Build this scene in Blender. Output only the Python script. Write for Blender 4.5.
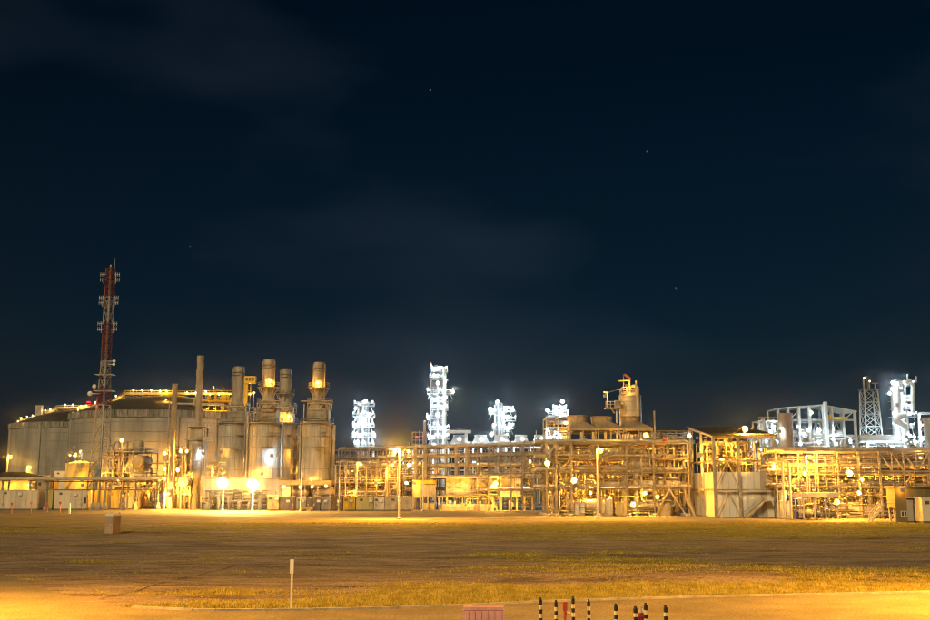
import bpy, math, random
import numpy as np
from mathutils import Vector, noise as mnoise

sc = bpy.context.scene
for _o in list(bpy.data.objects):
    bpy.data.objects.remove(_o)

# ------------------------------------------------------------------ camera
F, PV, CAMH = 1080.0, 177.0, 5.4          # focal length and horizon offset in pixels of the 930 px wide photograph
PITCH = math.atan2(PV, F)
CP, SP = math.cos(PITCH), math.sin(PITCH)
cam = bpy.data.cameras.new('camera'); camo = bpy.data.objects.new('camera', cam)
sc.collection.objects.link(camo); sc.camera = camo
camo.location = (0, 0, CAMH); camo.rotation_euler = (math.radians(90) + PITCH, 0, 0)
cam.sensor_width = 36.0; cam.lens = F / 930.0 * 36.0
cam.clip_start = 0.5; cam.clip_end = 9000.0

# ------------------------------------------------------------------ world: night sky
sc.world = bpy.data.worlds.new('World'); sc.world.use_nodes = True
wt = sc.world.node_tree; wt.nodes.clear()
def wn(t, **k):
    n = wt.nodes.new(t)
    for a, b in k.items(): setattr(n, a, b)
    return n
SUN_EL, SUN_ROT = 33.0, 202.0
sky = wn('ShaderNodeTexSky', sky_type='NISHITA', sun_disc=False)
sky.sun_elevation = math.radians(SUN_EL); sky.sun_rotation = math.radians(SUN_ROT)
tint = wn('ShaderNodeMix', data_type='RGBA', blend_type='MULTIPLY'); tint.inputs[0].default_value = 1.0
tint.inputs[7].default_value = (0.004, 0.038, 0.056, 1)
wt.links.new(sky.outputs[0], tint.inputs[6])
tc = wn('ShaderNodeTexCoord')
mp = wn('ShaderNodeMapping'); mp.inputs['Scale'].default_value = (1.6, 1.6, 4.2); mp.inputs['Location'].default_value = (2.35, 0.4, 1.15)
wt.links.new(tc.outputs['Generated'], mp.inputs['Vector'])
cn = wn('ShaderNodeTexNoise'); cn.inputs['Scale'].default_value = 1.0; cn.inputs['Detail'].default_value = 4.0; cn.inputs['Roughness'].default_value = 0.45
wt.links.new(mp.outputs[0], cn.inputs['Vector'])
cr = wn('ShaderNodeValToRGB')
cr.color_ramp.elements[0].position = 0.46; cr.color_ramp.elements[0].color = (0, 0, 0, 1)
cr.color_ramp.elements[1].position = 0.72; cr.color_ramp.elements[1].color = (0.34, 0.42, 0.60, 1)
wt.links.new(cn.outputs['Fac'], cr.inputs[0])
addc = wn('ShaderNodeMix', data_type='RGBA', blend_type='ADD'); addc.inputs[0].default_value = 1.0
wt.links.new(tint.outputs[2], addc.inputs[6]); wt.links.new(cr.outputs[0], addc.inputs[7])
# town glow low in the sky, all round the horizon
sx = wn('ShaderNodeSeparateXYZ'); wt.links.new(tc.outputs['Generated'], sx.inputs[0])
gl = wn('ShaderNodeValToRGB'); ge = gl.color_ramp.elements
ge[0].position = 0.0; ge[0].color = (0.19, 0.085, 0.09, 1); ge[1].position = 0.40; ge[1].color = (0, 0, 0, 1)
e2 = ge.new(0.15); e2.color = (0.035, 0.03, 0.05, 1)
wt.links.new(sx.outputs['Z'], gl.inputs[0])
addg = wn('ShaderNodeMix', data_type='RGBA', blend_type='ADD'); addg.inputs[0].default_value = 1.0
wt.links.new(addc.outputs[2], addg.inputs[6]); wt.links.new(gl.outputs[0], addg.inputs[7])
last = addg.outputs[2]
def pdir(px, py):
    u, v = px - 465.0, 310.0 - py
    d = Vector((u, F * CP - v * SP, F * SP + v * CP)); d.normalize(); return d
for spx, spy, sv in ((430.3, 89.8, .5), (647, 151, .28), (676, 288, .3), (190, 246.5, .12)):   # a few stars
    dt = wn('ShaderNodeVectorMath', operation='DISTANCE'); dt.inputs[1].default_value = pdir(spx, spy)
    wt.links.new(tc.outputs['Generated'], dt.inputs[0])
    lt = wn('ShaderNodeMath', operation='LESS_THAN'); lt.inputs[1].default_value = 0.00075
    wt.links.new(dt.outputs['Value'], lt.inputs[0])
    ml = wn('ShaderNodeMath', operation='MULTIPLY'); ml.inputs[1].default_value = sv * 5.0
    wt.links.new(lt.outputs[0], ml.inputs[0])
    ad = wn('ShaderNodeMix', data_type='RGBA', blend_type='ADD'); ad.inputs[0].default_value = 1.0
    wt.links.new(last, ad.inputs[6]); wt.links.new(ml.outputs[0], ad.inputs[7]); last = ad.outputs[2]
bg = wn('ShaderNodeBackground'); bg.inputs['Strength'].default_value = 0.05
wt.links.new(last, bg.inputs['Color'])
wo = wn('ShaderNodeOutputWorld'); wt.links.new(bg.outputs[0], wo.inputs[0])

# soft warm fill added behind the camera, standing in for night-sky glow
sl = bpy.data.lights.new('warm_fill', 'SUN'); slo = bpy.data.objects.new('warm_fill', sl); sc.collection.objects.link(slo)
sl.energy = 2.3; sl.angle = math.radians(12); sl.color = (1.0, 0.75, 0.37)
slo.rotation_euler = (math.radians(90 - 33), 0, math.radians(-22)); slo.location = (0, 0, 200)

sc.view_settings.view_transform = 'Standard'; sc.view_settings.look = 'None'
sc.view_settings.exposure = 0.0; sc.view_settings.gamma = 1.0; sc.view_settings.use_curve_mapping = False
cy = sc.cycles
cy.use_adaptive_sampling = False; cy.use_denoising = True; cy.use_light_tree = True
cy.max_bounces = 4; cy.diffuse_bounces = 3; cy.glossy_bounces = 2; cy.transmission_bounces = 2; cy.volume_bounces = 0
cy.caustics_reflective = False; cy.caustics_refractive = False
cy.filter_width = 1.15
cy.sample_clamp_indirect = 3.0; cy.sample_clamp_direct = 0.0

# ------------------------------------------------------------------ pixel helpers (a pixel gives a direction, Y is the distance)
SF = math.hypot(F, PV)
def P(px, py, Y):
    u, v = px - 465.0, 310.0 - py
    t = Y / (F * CP - v * SP)
    return u * t, CAMH + (F * SP + v * CP) * t
def X(px, Y, py=487.0): return P(px, py, Y)[0]
def Z(py, Y): return P(465, py, Y)[1]
def GY(py):
    v = 310.0 - py
    t = -CAMH / (F * SP + v * CP)
    return (F * CP - v * SP) * t
def S(Y): return Y / SF                      # metres per photo pixel at distance Y

# ------------------------------------------------------------------ materials
MATS = {}
def mat(name, col, rough=0.6, metal=0.0, var=0.18, scale=0.6, streak=False, bump=0.0, spec=0.3):
    if name in MATS: return MATS[name]
    m = bpy.data.materials.new(name); m.use_nodes = True; nt = m.node_tree
    b = nt.nodes['Principled BSDF']
    b.inputs['Roughness'].default_value = rough; b.inputs['Metallic'].default_value = metal
    b.inputs['Specular IOR Level'].default_value = spec
    g = nt.nodes.new('ShaderNodeNewGeometry')
    mp = nt.nodes.new('ShaderNodeMapping'); mp.inputs['Scale'].default_value = (1, 1, 0.18 if streak else 1)
    nt.links.new(g.outputs['Position'], mp.inputs[0])
    n = nt.nodes.new('ShaderNodeTexNoise'); n.inputs['Scale'].default_value = scale; n.inputs['Detail'].default_value = 6; n.inputs['Roughness'].default_value = 0.65
    nt.links.new(mp.outputs[0], n.inputs['Vector'])
    r = nt.nodes.new('ShaderNodeValToRGB')
    lo = [max(0, c * (1 - 2.2 * var)) for c in col]; hi = [min(1, c * (1 + 0.9 * var)) for c in col]
    r.color_ramp.elements[0].position = 0.28; r.color_ramp.elements[0].color = (*lo, 1)
    r.color_ramp.elements[1].position = 0.68; r.color_ramp.elements[1].color = (*hi, 1)
    nt.links.new(n.outputs['Fac'], r.inputs[0]); nt.links.new(r.outputs[0], b.inputs['Base Color'])
    if bump:
        bp = nt.nodes.new('ShaderNodeBump'); bp.inputs['Strength'].default_value = bump; bp.inputs['Distance'].default_value = 0.05
        n2 = nt.nodes.new('ShaderNodeTexNoise'); n2.inputs['Scale'].default_value = scale * 9; n2.inputs['Detail'].default_value = 4
        nt.links.new(g.outputs['Position'], n2.inputs['Vector']); nt.links.new(n2.outputs['Fac'], bp.inputs['Height'])
        nt.links.new(bp.outputs[0], b.inputs['Normal'])
    MATS[name] = m; return m
STEEL = mat('galvanised_steel', (0.38, 0.37, 0.36), 0.5, 0.35, 0.2, 0.5)
RSTEEL = mat('rack_steel', (0.27, 0.24, 0.21), 0.6, 0.1, 0.25, 0.5)
TAN = mat('tan_painted_steel', (0.46, 0.40, 0.31), 0.55, 0.0, 0.2, 0.5)
CREAM = mat('cream_cladding', (0.66, 0.60, 0.50), 0.55, 0.0, 0.12, 0.4, True)
WHITE = mat('white_panel', (0.72, 0.69, 0.65), 0.5, 0.0, 0.10, 0.3, True)
ALU = mat('aluminium_cladding', (0.42, 0.40, 0.37), 0.6, 0.12, 0.22, 0.7, True)
STACKM = mat('stack_steel', (0.36, 0.33, 0.29), 0.65, 0.1, 0.28, 0.6, True)
CONC = mat('tank_concrete', (0.31, 0.30, 0.29), 0.85, 0.0, 0.2, 0.2, True, 0.2)
CONCD = mat('concrete_band', (0.26, 0.25, 0.24), 0.85, 0.0, 0.34, 0.6, True, 0.2)
CONCP = mat('pedestal_concrete', (0.42, 0.40, 0.37), 0.85, 0.0, 0.2, 0.8)
DOME = mat('dome_roof', (0.055, 0.05, 0.046), 0.85, 0.0, 0.2, 0.2)
DARKROOF = mat('dark_roof_sheet', (0.05, 0.048, 0.045), 0.6, 0.2, 0.2, 0.4)
YEL = mat('safety_yellow', (0.72, 0.46, 0.04), 0.5, 0.0, 0.12, 0.6)
YWALL = mat('yellow_wall', (0.60, 0.50, 0.22), 0.6, 0.0, 0.12, 0.4, True)
GREYC = mat('grey_cabin', (0.42, 0.38, 0.34), 0.6, 0.0, 0.14, 0.4, True)
DGREY = mat('dark_grey_enclosure', (0.15, 0.13, 0.13), 0.6, 0.0, 0.2, 0.5)
BROWN = mat('brown_enclosure', (0.22, 0.13, 0.07), 0.7, 0.0, 0.2, 0.5)
REDP = mat('red_paint', (0.48, 0.09, 0.045), 0.5, 0.0, 0.15, 0.8)
ORANGE = mat('orange_paint', (0.62, 0.2, 0.05), 0.5, 0.0, 0.15, 0.8)
PINK = mat('faded_pink_plastic', (0.74, 0.38, 0.36), 0.55, 0.0, 0.14, 1.5)
WPAINT = mat('white_paint', (0.75, 0.73, 0.70), 0.5, 0.0, 0.1, 0.8)
BLACKP = mat('black_paint', (0.03, 0.03, 0.03), 0.45, 0.0, 0.2, 2)
BYEL = mat('pale_yellow_paint', (0.78, 0.66, 0.36), 0.45, 0.0, 0.1, 2)
BLUEP = mat('blue_plastic', (0.12, 0.13, 0.30), 0.4, 0.0, 0.1, 1)
RUST = mat('rusty_cladding', (0.30, 0.20, 0.12), 0.7, 0.1, 0.25, 0.4, True)
GLASS = mat('dark_window_glass', (0.05, 0.055, 0.06), 0.12, 0.0, 0.1, 1, spec=0.6)
TOILET = mat('toilet_plastic', (0.46, 0.33, 0.24), 0.5, 0.0, 0.1, 1)
EMS = {}
SOD, WLED, WARMW, REDL = (1.0, 0.425, 0.04), (0.62, 0.86, 1.0), (1.0, 0.74, 0.42), (1.0, 0.03, 0.02)
def emis(col, L):
    k = (col, round(L, 1))
    if k in EMS: return EMS[k]
    m = bpy.data.materials.new('lamp_glow'); m.use_nodes = True; nt = m.node_tree; nt.nodes.clear()
    e = nt.nodes.new('ShaderNodeEmission'); e.inputs[0].default_value = (*col, 1); e.inputs[1].default_value = L
    o = nt.nodes.new('ShaderNodeOutputMaterial'); nt.links.new(e.outputs[0], o.inputs[0])
    m.cycles.emission_sampling = 'NONE'                    # the lamp object inside the fitting does the lighting
    EMS[k] = m; return m

# ------------------------------------------------------------------ mesh builder
COL = sc.collection
ROOT = {}
class MB:
    def __init__(s): s.v = []; s.f = []; s.sm = []; s.mi = []; s.cur = 0
    def _add(s, vs, fs, smooth=False):
        b = len(s.v); s.v += [tuple(v) for v in vs]
        for f in fs: s.f.append(tuple(i + b for i in f)); s.sm.append(smooth); s.mi.append(s.cur)
        return s
    def box(s, c, d):
        x, y, z = c; a, b, e = d[0] / 2, d[1] / 2, d[2] / 2
        vs = [(x + i * a, y + j * b, z + k * e) for i in (-1, 1) for j in (-1, 1) for k in (-1, 1)]
        return s._add(vs, [(0, 1, 3, 2), (4, 6, 7, 5), (0, 4, 5, 1), (2, 3, 7, 6), (0, 2, 6, 4), (1, 5, 7, 3)])
    def box2(s, a, b): return s.box([(p + q) / 2 for p, q in zip(a, b)], [abs(q - p) for p, q in zip(a, b)])
    def _frame(s, p0, p1):
        d = Vector(p1) - Vector(p0); L = d.length
        d = d / L if L > 1e-9 else Vector((0, 0, 1))
        up = Vector((0, 0, 1)) if abs(d.z) < 0.95 else Vector((0, 1, 0))
        sd = d.cross(up).normalized(); u2 = sd.cross(d).normalized()
        return d, sd, u2
    def prism(s, p0, p1, prof, smooth=False):
        d, sd, up = s._frame(p0, p1); n = len(prof); vs = []
        for p in (Vector(p0), Vector(p1)):
            vs += [p + sd * a + up * b for a, b in prof]
        fs = [(i, (i + 1) % n, n + (i + 1) % n, n + i) for i in range(n)] + [tuple(range(n - 1, -1, -1)), tuple(range(n, 2 * n))]
        return s._add(vs, fs, smooth)
    def bar(s, p0, p1, w, h=None):
        h = h or w; a, b = w / 2, h / 2
        return s.prism(p0, p1, [(-a, -b), (a, -b), (a, b), (-a, b)])
    def hbeam(s, p0, p1, w, h=None):
        h = h or w; a, b = w / 2, h / 2; t = w * 0.16; q = h * 0.16
        return s.prism(p0, p1, [(-a, -b), (a, -b), (a, -b + q), (t / 2, -b + q), (t / 2, b - q), (a, b - q), (a, b), (-a, b), (-a, b - q), (-t / 2, b - q), (-t / 2, -b + q), (-a, -b + q)])
    def tube(s, pts, r, n=8, r1=None):
        pts = [Vector(p) for p in pts]; m = len(pts); vs = []; pu = None
        for i, p in enumerate(pts):
            d = (pts[min(i + 1, m - 1)] - pts[max(i - 1, 0)])
            d = d.normalized() if d.length > 1e-9 else Vector((0, 0, 1))
            if pu is None:
                up = Vector((0, 0, 1)) if abs(d.z) < 0.9 else Vector((1, 0, 0))
            else: up = pu
            sd = d.cross(up)
            if sd.length < 1e-4: sd = d.cross(Vector((0, 1, 0)))
            sd.normalize(); up = sd.cross(d).normalized(); pu = up
            rr = r if r1 is None else r + (r1 - r) * i / (m - 1)
            k = 1.0
            if 0 < i < m - 1:
                c = (pts[i] - pts[i - 1]).normalized().dot((pts[i + 1] - pts[i]).normalized())
                k = 1.0 if c > 0.9 else 1.15
            for j in range(n):
                a = 2 * math.pi * j / n
                vs.append(p + (sd * math.cos(a) + up * math.sin(a)) * rr * k)
        fs = []
        for i in range(m - 1):
            for j in range(n):
                fs.append((i * n + j, i * n + (j + 1) % n, (i + 1) * n + (j + 1) % n, (i + 1) * n + j))
        s._add(vs, fs, True)
        b = len(s.v) - m * n
        s.f.append(tuple(b + j for j in range(n - 1, -1, -1))); s.sm.append(False); s.mi.append(s.cur)
        s.f.append(tuple(b + (m - 1) * n + j for j in range(n))); s.sm.append(False); s.mi.append(s.cur)
        return s
    def lathe(s, prof, c, n=20, axis='z', smooth=True, cap=True, a0=0.0, a1=2 * math.pi):
        vs = []; full = abs(a1 - a0 - 2 * math.pi) < 1e-6; k = n if full else n + 1
        for r, h in prof:
            for j in range(k):
                a = a0 + (a1 - a0) * j / n; x, y = r * math.cos(a), r * math.sin(a)
                vs.append((c[0] + x, c[1] + y, c[2] + h) if axis == 'z' else ((c[0] + x, c[1] + h, c[2] + y) if axis == 'y' else (c[0] + h, c[1] + x, c[2] + y)))
        fs = []
        for i in range(len(prof) - 1):
            for j in range(n):
                j2 = (j + 1) % n if full else j + 1
                fs.append((i * k + j, i * k + j2, (i + 1) * k + j2, (i + 1) * k + j))
        s._add(vs, fs, smooth)
        if cap and full:
            b = len(s.v) - len(prof) * k
            if prof[0][0] > 1e-4: s.f.append(tuple(b + j for j in range(n - 1, -1, -1))); s.sm.append(False); s.mi.append(s.cur)
            if prof[-1][0] > 1e-4: s.f.append(tuple(b + (len(prof) - 1) * k + j for j in range(n))); s.sm.append(False); s.mi.append(s.cur)
        return s
    def mesh(s, name, m, off=(0, 0, 0)):
        me = bpy.data.meshes.new(name)
        o = off
        me.from_pydata([(v[0] - o[0], v[1] - o[1], v[2] - o[2]) for v in s.v], [], s.f)
        for mm in (m if isinstance(m, (list, tuple)) else [m]): me.materials.append(mm)
        if any(s.sm):
            me.polygons.foreach_set('use_smooth', s.sm)
            me.set_sharp_from_angle(angle=math.radians(40))
        if any(s.mi): me.polygons.foreach_set('material_index', s.mi)
        me.update(); return me
    def build(s, name, m, parent=None):
        off = ROOT.get(parent.name, (0, 0, 0)) if parent else (0, 0, 0)
        ob = bpy.data.objects.new(name, s.mesh(name, m, off)); COL.objects.link(ob)
        if parent: ob.parent = parent; ROOT[ob.name] = off
        return ob
def tag(o, label, cat=None, group=None, kind=None):
    if label: o['label'] = label
    if cat: o['category'] = cat
    if group: o['group'] = group
    if kind: o['kind'] = kind
    return o
def thing(name, label, cat, loc, group=None):
    o = bpy.data.objects.new(name, None); COL.objects.link(o); o.location = loc; o.empty_display_size = 0.5
    ROOT[o.name] = tuple(loc); return tag(o, label, cat, group)
def copy_part(src, parent, loc):
    o = bpy.data.objects.new(src.name.split('.')[0], src.data); COL.objects.link(o); o.parent = parent
    off = ROOT[parent.name]; o.location = [a - b for a, b in zip(loc, off)]; ROOT[o.name] = tuple(loc); return o
MESHC = {}
def shared(key, fn, name, m, parent, loc, label=None):
    """a piece whose mesh is shared between alike pieces; loc in world coordinates"""
    if key not in MESHC:
        b = MB(); fn(b); MESHC[key] = b.mesh(name, m)
    o = bpy.data.objects.new(name, MESHC[key]); COL.objects.link(o)
    off = ROOT[parent.name] if parent else (0, 0, 0)
    o.location = [a - b for a, b in zip(loc, off)]
    if parent: o.parent = parent
    ROOT[o.name] = tuple(loc)
    if label: o['label'] = label
    return o
LAMPN = 0
def lamp(parent, p, col=SOD, pw=40.0, r=0.35, name='floodlight', hood=True, bowl=True):
    """a light fitting: housing and a glowing lens. Small fittings are flood lights turned towards the plant,
    aimed into it with back plates hiding them from the camera; large ones face the field."""
    bowl = bowl and name == 'floodlight'
    away = (r <= 0.3 and col == SOD and name == 'floodlight') or (col == WLED and r < 0.6 and name == 'floodlight')  # added fittings that light the interior, lens shielded from the camera
    if col == SOD:
        if away:                                     # power varied per added fitting to make hotspots and dark gaps
            r = r * 0.8; pw *= 1.05 * (0.12, 0.35, 1.0, 1.9, 0.2, 0.6)[int(abs(p[0]) * 7.3 + p[2] * 5.1) % 6] if pw <= 95 else 0.62
        else: r = min(r * .62, .36 if bowl else .6); pw *= 2.1 if bowl else .8
    elif col not in (WARMW, REDL): pw *= (0.85 if away else .9); r = min(r * 0.6, .45)
    r = round(r, 3); L = pw / (r * r)
    def hs(b):
        if away:
            w = r * 3.4
            b.box((0, -r * 1.25, 0), (w, 0.08, w)); b.box((0, -r * .3, w / 2), (w, r * 2, 0.08)); b.box((0, -r * .6, -w / 2), (w, r * 1.4, 0.08))
            for a in (-1, 1): b.box((a * w / 2, -r * .6, 0), (.06, r * 1.4, w))
        else:
            if bowl: b.lathe([(r * 1.3, -r * .05), (r * 1.2, r * .55), (r * .85, r * 1.0), (r * .4, r * 1.2), (0, r * 1.25)], (0, 0, 0), 14, 'y', cap=False)
            else: b.lathe([(0, r * .45), (r * .5, r * .45), (r * .62, r * .9), (r * .62, r * 1.2), (0, r * 1.25)], (0, 0, 0), 10, 'y', cap=False)
        b.bar((0, r * 1.0, r * 0.2), (0, r * 1.2 + 0.5, -r * 0.1), 0.1)
    def ln(b):
        if away: b.lathe([(r * .9, r * -.9), (r * .7, -r * 1.05), (0, -r * 1.1)], (0, 0, 0), 10, 'y', cap=False)
        elif bowl: b.lathe([(r * .95, r * .5), (r * .75, r * .85), (r * .4, r * 1.08), (0, r * 1.14)], (0, 0, 0), 12, 'y', cap=False)
        else: b.lathe([(r * .95, r * .45), (r * .75, r * .85), (r * .4, r * 1.05), (0, r * 1.1)], (0, 0, 0), 12, 'z', cap=False)
    h = shared(('housing', r, away, bowl), hs, name, STEEL, parent, p) if hood else None
    o = shared(('lens', r, col, away, bowl), ln, 'lens', emis(col, 7.0 if col == SOD else 3.0), h or parent, p)
    k = ('light', r, col, round(pw, 2), away)
    if k not in MESHC:
        ld = bpy.data.lights.new('lamp_light', 'SPOT' if away else 'POINT'); ld.color = col; ld.energy = 4 * math.pi ** 2 * pw; ld.shadow_soft_size = r * (1.0 if away else .7)
        if away: ld.spot_size = math.radians(165); ld.spot_blend = 0.3
        MESHC[k] = ld
    lo = bpy.data.objects.new('lamp_light', MESHC[k]); COL.objects.link(lo); lo.parent = o
    if away: lo.rotation_euler = (math.radians(78), 0, 0)          # aims into the plant, slightly down
    return o
def handrail(parent, pts, h=1.1, m=None, step=1.6, w=0.06):
    b = MB()
    for i in range(len(pts) - 1):
        p, q = Vector(pts[i]), Vector(pts[i + 1]); L = (q - p).length; n = max(1, int(L / step))
        for k in range(n + 1):
            c = p.lerp(q, k / n); b.bar(c, c + Vector((0, 0, h)), w)
        for z in (h, h * 0.55): b.bar(p + Vector((0, 0, z)), q + Vector((0, 0, z)), w)
    return b.build('handrail', m or STEEL, parent)
def stairs(parent, p0, p1, w, m=None, name='stair'):
    """straight flight from p0 (bottom) to p1 (top), w wide across the run"""
    b = MB(); p0, p1 = Vector(p0), Vector(p1); d = p1 - p0; hd = Vector((d.x, d.y, 0)).normalized(); sd = Vector((-hd.y, hd.x, 0))
    for s_ in (-1, 1):
        o = sd * (w / 2 * s_); b.bar(p0 + o, p1 + o, 0.08, 0.3)
        for z in (0.55, 1.05): b.bar(p0 + o + Vector((0, 0, z)), p1 + o + Vector((0, 0, z)), 0.06)
        for t in (0.05, 0.5, 0.95):
            c = p0.lerp(p1, t) + o; b.bar(c, c + Vector((0, 0, 1.05)), 0.06)
    n = max(2, int(abs(d.z) / 0.22))
    for k in range(n):
        c = p0.lerp(p1, (k + 0.5) / n); b.bar(c - sd * w / 2, c + sd * w / 2, 0.28, 0.05)
    return b.build(name, m or STEEL, parent)
class Fr:
    """local frame: s along A->B, t to the back, z up"""
    def __init__(s, A, B):
        s.A = Vector((A[0], A[1], 0)); d = Vector((B[0] - A[0], B[1] - A[1], 0)); s.L = d.length; s.d = d.normalized(); s.n = Vector((-s.d.y, s.d.x, 0))
    def __call__(s, a, t, z): return s.A + s.d * a + s.n * t + Vector((0, 0, z))
def hbar(parent, name, p, q, w, m, h=None): return MB().hbeam(p, q, w, h).build(name, m, parent)
def elbow_pts(pts, r=0.5):
    """round the corners of a polyline a little"""
    out = [Vector(pts[0])]
    for i in range(1, len(pts) - 1):
        a, b, c = Vector(pts[i - 1]), Vector(pts[i]), Vector(pts[i + 1])
        ra = min(r, (a - b).length * .45, (c - b).length * .45)
        p, q = b + (a - b).normalized() * ra, b + (c - b).normalized() * ra
        out += [p, b.lerp(p.lerp(q, .5), .5), q]
    out.append(Vector(pts[-1])); return out
def vessel(parent, c, r, h, m, n=18, name='vessel', skirt=0.0):
    """vertical drum with dished heads and seam rings, c at its base"""
    b = MB(); hd = r * 0.5; x, y, z = c
    b.lathe([(r * 0.86, 0), (r * 0.86, skirt + hd), (r * .87, skirt + hd * .6), (r, skirt + hd), (r, h - hd), (r * 0.9, h - hd * 0.45), (r * 0.6, h - hd * 0.12), (r * .12, h), (r * .12, h + .35), (0, h + .35)], (x, y, z), n)
    k = max(1, int(h / 3))
    for i in range(1, k): b.lathe([(r, -.06), (r + 0.06, -.05), (r + 0.06, .05), (r, .06)], (x, y, z + skirt + hd + (h - skirt - 2 * hd) * i / k), n, cap=False)
    return b.build(name, m, parent)
def drum_h(parent, c, r, L, m, axis='x', n=18, name='vessel'):
    b = MB(); hd = r * .45
    b.lathe([(0, -L / 2), (r * .6, -L / 2 + hd * .2), (r * .9, -L / 2 + hd * .6), (r, -L / 2 + hd), (r, L / 2 - hd), (r * .9, L / 2 - hd * .6), (r * .6, L / 2 - hd * .2), (0, L / 2)], c, n, axis, cap=False)
    for t in (-.3, .3):
        q = (c[0] + (t * L if axis == 'x' else 0), c[1] + (t * L if axis == 'y' else 0), c[2])
        b.lathe([(r, -.1), (r + .07, -.1), (r + .07, .1), (r, .1)], q, n, axis, cap=False)
        b.box((q[0], q[1], q[2] - r * 1.15), (.4 if axis == 'x' else r * 1.3, .4 if axis == 'y' else r * 1.3, r * 0.8))
    return b.build(name, m, parent)
def rand_pipes(parent, rng, x0, x1, y0, y1, z0, z1, n, rr=(0.08, 0.28), mats=None):
    mats = mats or [ALU, TAN, STEEL, RUST, RSTEEL, RSTEEL]
    for _ in range(n):
        r = rng.uniform(*rr); p = [rng.uniform(x0, x1), rng.uniform(y0, y1), rng.uniform(z0, z1)]
        pts = [tuple(p)]; ax = rng.randrange(3)
        for _k in range(rng.choice((1, 2, 3, 3, 4))):
            lo, hi = ((x0, x1), (y0, y1), (z0, z1))[ax]
            t = rng.uniform(lo, hi)
            if abs(t - p[ax]) < 1.0: t = lo if abs(p[ax] - lo) > abs(p[ax] - hi) else hi
            p[ax] = t; pts.append(tuple(p)); ax = rng.choice([a for a in (0, 2, 1, 0, 2) if a != ax])
        MB().tube(elbow_pts(pts, 0.4 + r), r, 7).build('pipe', rng.choice(mats), parent)
# ================================================================== SETTING: ground, roads
def sstep(a, b, x):
    t = min(1.0, max(0.0, (x - a) / (b - a))); return t * t * (3 - 2 * t)
EDGE = [(-60, 566), (0, 574), (30, 583), (60, 594), (90, 602.5), (130, 608.5), (200, 611.5), (300, 611), (400, 609), (465, 606.5), (560, 602), (700, 598), (930, 593), (1010, 592)]
EDGEW = []
for _px, _py in EDGE:
    _Y = GY(_py); EDGEW.append((X(_px, _Y, _py), _Y))
def edge_y(x):
    if x <= EDGEW[0][0]: return EDGEW[0][1] + (EDGEW[0][0] - x) * 0.7
    for (a, b), (c, d) in zip(EDGEW, EDGEW[1:]):
        if x <= c: return b + (d - b) * (x - a) / (c - a)
    return EDGEW[-1][1]
def gz(x, y):
    w = sstep(1.5, 9, y - edge_y(x)) * (1 - sstep(150, 164, y)) * (1 - sstep(90, 140, abs(x)))
    if w <= 0: return 0.0
    n = mnoise.noise(Vector((x * .035, y * .11, 3.1))) * .34 + mnoise.noise(Vector((x * .12, y * .3, 9.0))) * .13 + mnoise.noise(Vector((x * .5, y * .7, 5.0))) * .05
    n -= 0.32 * math.exp(-((y - (62 + .06 * x)) / 0.8) ** 2) * sstep(-4, 14, x)       # a shallow ditch
    n += 0.25 * math.exp(-((y - (64.4 + .06 * x)) / 1.3) ** 2) * sstep(-4, 14, x)
    return w * n
def cover(x, y):
    """how grassy the ground is, 0..1"""
    e = y - edge_y(x)
    if e < 0.25: return 0.0
    n = .5 + .5 * mnoise.noise(Vector((x * .05 + 2, y * .13, 1.0))) + .35 * mnoise.noise(Vector((x * .17, y * .42, 7.0))) + .2 * mnoise.noise(Vector((x * .6, y * 1.1, 4.0))) + .42 * mnoise.noise(Vector((x * .028, y * .5, 11.0)))
    verge = 1.25 * math.exp(-((e - 3.0) / 5.4) ** 2) * sstep(-17.5, -12, x)
    far = .45 * sstep(112, 150, y)
    mid = .34 * sstep(-8, 16, x) - .18 * (1 - sstep(-26, 6, x)) * (1 - sstep(70, 132, y))
    left = 1.1 * math.exp(-((x + 30) / 9.0) ** 2 - ((y - 68) / 3.2) ** 2)
    bare = .45 * math.exp(-((y - 101) / 13.0) ** 2 - ((x - 20) / 46.0) ** 2) + .55 * math.exp(-((y - 80 - .1 * x) / 5.0) ** 2) * sstep(5, 25, x)
    return min(1.0, max(0.0, (n - .34) * 1.5 + verge + far + mid + left - bare))

xs = np.unique(np.concatenate([np.linspace(-4200, -150, 16), np.linspace(-150, -66, 40), np.arange(-66, 66.1, 0.7), np.linspace(66, 150, 40), np.linspace(150, 4200, 16)]).round(3))
ys = np.unique(np.concatenate([np.linspace(-400, 36, 14), np.arange(36, 84, 0.42), np.arange(84, 166, 0.9), np.linspace(166, 420, 20), np.linspace(420, 6000, 14)]).round(3))
nx, ny = len(xs), len(ys)
vv = np.zeros((ny, nx, 3)); cv = np.zeros((ny, nx))
for j, y in enumerate(ys):
    for i, x in enumerate(xs):
        q = 36 < y < 168 and -150 < x < 150
        vv[j, i] = (x, y, gz(x, y) if q else 0.0); cv[j, i] = cover(x, y) if q else (0.5 if y >= 168 else 0.2)
idx = np.arange(nx * ny).reshape(ny, nx)
faces = np.stack([idx[:-1, :-1], idx[:-1, 1:], idx[1:, 1:], idx[1:, :-1]], -1).reshape(-1, 4)
gm = bpy.data.meshes.new('ground')
gm.vertices.add(nx * ny); gm.vertices.foreach_set('co', vv.reshape(-1))
gm.loops.add(len(faces) * 4); gm.loops.foreach_set('vertex_index', faces.reshape(-1))
gm.polygons.add(len(faces)); gm.polygons.foreach_set('loop_start', np.arange(len(faces)) * 4)
gm.polygons.foreach_set('use_smooth', np.ones(len(faces), bool))
gm.update(calc_edges=True)
at = gm.attributes.new('cover', 'FLOAT', 'POINT'); at.data.foreach_set('value', cv.reshape(-1))
gmat = bpy.data.materials.new('dirt_and_dry_grass'); gmat.use_nodes = True; nt = gmat.node_tree; bs = nt.nodes['Principled BSDF']
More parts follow.
